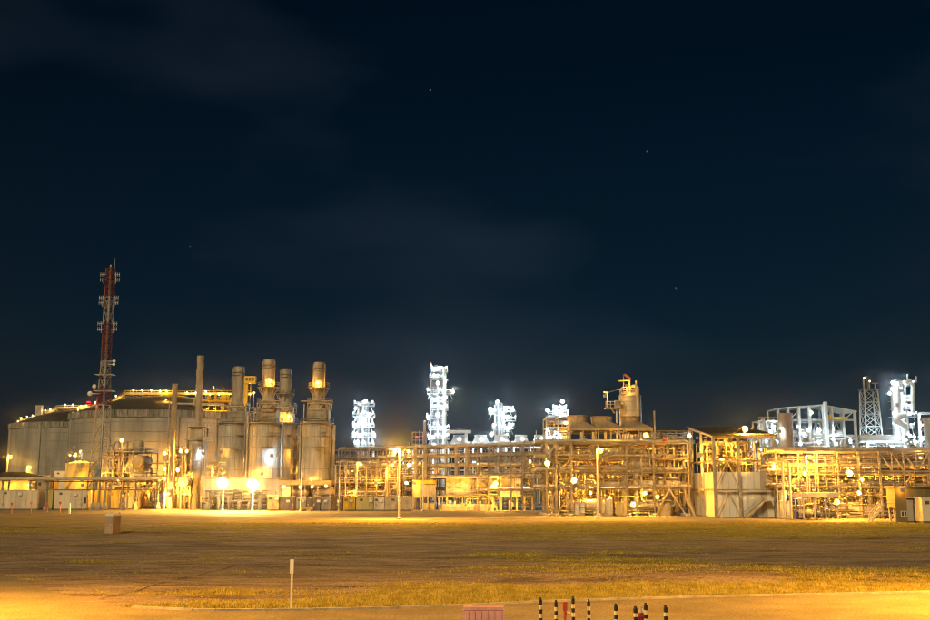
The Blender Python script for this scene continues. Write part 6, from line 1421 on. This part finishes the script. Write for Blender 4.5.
for a, c in ((824.5, 834), (834, 845), (845, 856.5)):
    MB().bar((xf(a), Y + dpt - .6, Z(435, Y)), (xf((a + c) / 2), Y + dpt - .6, Z(420, Y)), .3).build('brace', BW, t); MB().bar((xf(c), Y + dpt - .6, Z(435, Y)), (xf((a + c) / 2), Y + dpt - .6, Z(420, Y)), .3).build('brace', BW, t)
for a, c in ((790, 800.5), (845, 856.5)): MB().bar((xf(a), Y + .4, Z(420, Y)), (xf(c), Y + .4, Z(411, Y)), .3).build('brace', BW, t)
MB().bar((xf(824.6, 402), Y - .6, 0), (xf(824.6, 402), Y - .6, Z(402, Y)), 1.1).build('stair_post', BW, t)
MB().box2((xf(828), Y + 3, Z(419, Y)), (xf(852), Y + 5, Z(416.4, Y))).box2((xf(831), Y + 3.2, Z(416.4, Y)), (xf(838), Y + 4.8, Z(414.2, Y))).build('gantry_crane', YEL, t)
for px, py, pw, r in ((811, 412.5, 110, .8), (818.5, 430, 220, 1.1), (808, 430, 100, .7), (797, 427, 90, .6), (785, 433, 90, .6), (803, 434, 110, .9), (835, 432, 70, .5), (818.5, 442.5, 220, 1.1), (800, 444, 130, .8), (836, 444, 90, .7), (850, 441, 120, .7), (781, 441, 120, .7)): lamp(t, (P(px, py, Y - 1.6)[0], Y - 1.6, Z(py, Y - 1.6)), WLED, pw, r)
for k in range(6): drum_h(t, (xf(786 + 11.5 * k), Y + 5, Z(433, Y)), 1.2, 3.4, BW, 'x', 16, 'compressor')
rand_pipes(t, random.Random(91), xf(780), xf(858), Y - .6, Y + 5, Z(460, Y), Z(437, Y), 46, (.2, .5), [BW, ALU])
# brown stack before it
Yk = 350.0; xk_ = P(786, 440, Yk)[0]; r = 7.4 * S(Yk)
t = thing('squat_stack', 'brown-clad round stack left of the open gantry building', 'stack', (xk_, Yk, 0))
MB().lathe([(r, 0), (r, Z(413.5, Yk)), (r * .9, Z(413.5, Yk)), (r * .9, Z(416, Yk))], (xk_, Yk, 0), 28, cap=False).build('shell', RUST, t)
for py in (420, 427, 434, 441): MB().lathe([(r, -.1), (r + .1, -.08), (r + .1, .08), (r, .1)], (xk_, Yk, Z(py, Yk)), 28, cap=False).build('seam_ring', RUST, t)
lamp(t, (P(776.5, 432, Yk)[0], Yk - 3, Z(432, Yk)), WLED, 60, .5)
for px, py in ((783, 424), (789, 440)): lamp(t, (P(px, py, Yk)[0], Yk - 14, Z(py, Yk - 14)), SOD, 16, .2)
# low frame left of the stack
Y = 360.0
module('far_module', 'white-lit open frame left of the brown stack, above the dark canopy', X(762, Y), X(792, Y), Y, 8, [Z(460, Y), Z(446, Y), Z(434, Y), Z(421, Y)], 94, nb=4, rows=2, m=BW, npipe=34, nves=2, deck=(1, 2), rails=(1, 2, 3), cw=.5, rr=(.15, .4), mats=[BW, ALU], vmat=BW,
    lamps=[(770, 432, 110, .8, WLED), (765, 441, 130, .8, WLED), (776, 442, 130, .8, WLED), (774, 424, 60, .5, WLED), (768, 452, 90, .6, WLED)])
module('far_module', 'white-lit pipe deck low between the gantry building and the canopy', X(740, Y), X(764, Y), Y - 20, 8, [Z(462, Y), Z(450, Y), Z(441, Y)], 95, nb=3, rows=2, m=BW, npipe=20, nves=1, deck=(1,), rails=(1, 2), cw=.45, rr=(.15, .4), mats=[BW, ALU], vmat=BW,
    lamps=[(757, 443, 90, .7, WLED), (746, 445, 60, .5, WLED), (760, 450, 90, .6, WLED), (693, 442, 50, .5, WLED), (697, 438, 30, .4, WLED)])
# grey lattice tower
Yl = 420.0; xl = P(871.5, 440, Yl)[0]; zt = Z(390, Yl)
t = thing('lattice_tower', 'grey four-sided lattice tower with small antennas right of the gantry building', 'tower', (xl, Yl, 0))
wb_, wt_ = 10.2 * S(Yl), 6.6 * S(Yl)
def lc(i, z):
    w_ = wb_ + (wt_ - wb_) * z / zt; return Vector((xl + (w_ if i in (1, 2) else -w_) , Yl + (w_ if i in (2, 3) else -w_), z))
for i in range(4): MB().bar(lc(i, 0), lc(i, zt), .42).build('leg', BW, t)
n = 9
for i in range(4):
    b = MB(); j = (i + 1) % 4
    for k in range(n):
        za, zb = zt * k / n, zt * (k + 1) / n
        b.bar(lc(i, za), lc(j, zb), .2); b.bar(lc(j, za), lc(i, zb), .2); b.bar(lc(i, zb), lc(j, zb), .2)
    b.build('lattice_face', BW, t)
MB().box((xl, Yl, zt + .15), (wt_ * 2.4, wt_ * 2.4, .3)).build('top_platform', STEEL, t)
for px, pt, w_ in ((862.8, 379, .9), (866.5, 376.5, .3), (868.3, 380.5, .8), (874, 383.5, .6)):
    x_ = P(px, 385, Yl)[0]; MB().bar((x_, Yl - 1, zt), (x_, Yl - 1, Z(pt, Yl)), w_ * .6).build('antenna', STEEL, t)
MB().box((P(874, 383.5, Yl)[0], Yl - 1, Z(383.5, Yl)), (2.6, .4, .3)).build('antenna_arm', STEEL, t)
for px, py in ((868, 381.6), (862.4, 378.5)): lamp(t, (P(px, py, Yl)[0], Yl - 1.8, Z(py, Yl)), WARMW, 10, .3)
for px, py in ((866, 434), (878, 436)): lamp(t, (P(px, py, Yl - 8)[0], Yl - 9, Z(py, Yl - 9)), WLED, 170, .5)
# white column right
t = far_column('white-lit twin column with a big elbow pipe near the right edge', 901, YG, 380, 445, 8.5, [(386, 891, 911), (393, 888, 899), (401, 890, 911), (409, 892, 911), (417, 890, 914), (428, 890, 912)],
    [(892.3, 383, 150, .8), (889, 393.5, 180, .95), (909.5, 414, 220, 1.0), (894.5, 416, 220, 1.05), (901, 391, 80, .5), (906, 402, 80, .5), (897, 405, 80, .5), (896, 433, 240, 1.1), (905, 440, 160, .9), (914, 437, 160, .9), (887, 443, 130, .8)], 105)
x_ = P(895.6, 420, YG)[0]; MB().lathe([(2.0, 0), (2.0, Z(386, YG) - 2), (1.2, Z(383, YG)), (0, Z(382, YG))], (x_, YG - 2, 0), 20).build('shell', BW, t)
xe = lambda a, c: (P(a, c, YG)[0], YG - 6, Z(c, YG))
MB().tube(elbow_pts([xe(898, 417), xe(891, 418), xe(889.5, 424), xe(898, 426), xe(900.5, 436)], 2.4), 1.15, 12).build('elbow_pipe', BW, t)
MB().tube(elbow_pts([xe(899, 386), xe(902.5, 381.5), xe(906.3, 386), xe(906.3, 415)], 1.8), .75, 12).build('overhead_pipe', BW, t)
for px in (901, 909.5): MB().bar(xe(px, 384), xe(px, 376 if px < 905 else 378), .35).build('antenna', BW, t)
# horizontal silver vessel row and right frame
Y = 385.0
module('far_module', 'white-lit pipe deck at the foot of the twin column near the right edge', X(858, Y), X(932, Y), Y, 10, [Z(462, Y), Z(450, Y), Z(443.5, Y)], 96, nb=7, rows=2, m=BW, npipe=50, nves=3, deck=(1, 2), rails=(1, 2), cw=.5, rr=(.2, .5), mats=[BW, ALU], vmat=BW,
    lamps=[(892, 447, 150, .8, WLED), (905, 447, 150, .9, WLED), (915, 442, 170, .9, WLED), (922, 439, 170, .9, WLED), (926, 446, 120, .8, WLED), (880, 450, 110, .7, WLED), (866, 452, 110, .7, WLED), (870, 445, 60, .4, WLED), (910, 436, 110, .7, WLED)])
drum_h(COL and bpy.data.objects[t.name], (P(875, 439, Y)[0], Y - 1, Z(439, Y)), 1.4, 13, BW, 'x', 20, 'horizontal_vessel')
Y = 375.0
t = thing('end_frame', 'white-lit portal frame with a tan column cut off by the right edge', 'frame', (P(925, 440, Y)[0], Y, 0))
for px in (919.5, 934, 950): hbar(t, 'column', (P(px, 425, Y)[0], Y, 0), (P(px, 425, Y)[0], Y, Z(413.5, Y)), .8, BW)
for py in (413.5, 425, 437): hbar(t, 'beam', (P(918.5, py, Y)[0], Y - .02, Z(py, Y)), (P(951, py, Y)[0], Y - .02, Z(py, Y)), .7, BW)
MB().lathe([(2.4, 0), (2.4, Z(418, Y - 10))], (P(931.5, 430, Y - 10)[0], Y - 10, 0), 20).build('vessel', RUST, t)
for px, py in ((922, 430), (921, 420)): lamp(t, (P(px, py, Y - 2)[0], Y - 2, Z(py, Y - 2)), WLED, 90, .5)
# unlit equipment that fills the ground behind the racks
Y = 300.0
module('far_module', 'pipe module seen through the middle rack, right part', X(470, Y), X(548, Y), Y, 10, [5, 9, 13], 97, nb=7, rows=2, m=RSTEEL, npipe=40, nves=4, rr=(.1, .4), rails=(1, 2), deck=(1,), lamps=[(480, 478, 40, .3), (515, 470, 40, .3), (540, 480, 60, .3)])
module('far_module', 'pipe module seen through the middle rack, left part', X(336, 305), X(440, 305), 305, 10, [5, 9, 13], 98, nb=8, rows=2, m=RSTEEL, npipe=40, nves=4, rr=(.1, .4), rails=(1, 2), deck=(1,), lamps=[(350, 470, 50, .3), (380, 475, 50, .3), (425, 480, 60, .3), (440, 472, 30, .3)])
# ================================================================== ADDED HAZE FOR LAMP HALOS
hm = bpy.data.materials.new('halo_haze'); hm.use_nodes = True; nt = hm.node_tree; nt.nodes.clear()
pv = nt.nodes.new('ShaderNodeVolumePrincipled'); pv.inputs['Color'].default_value = (.92, .92, .92, 1)
pv.inputs['Density'].default_value = 0.00007; pv.inputs['Anisotropy'].default_value = 0.994
om = nt.nodes.new('ShaderNodeOutputMaterial'); nt.links.new(pv.outputs[0], om.inputs['Volume'])
b = MB().box2((-700, -420, -1.2), (700, 900, 72)); ho = b.build('haze', hm)
tag(ho, 'thin haze added over the whole plant to put halos round the lamps', kind='stuff')
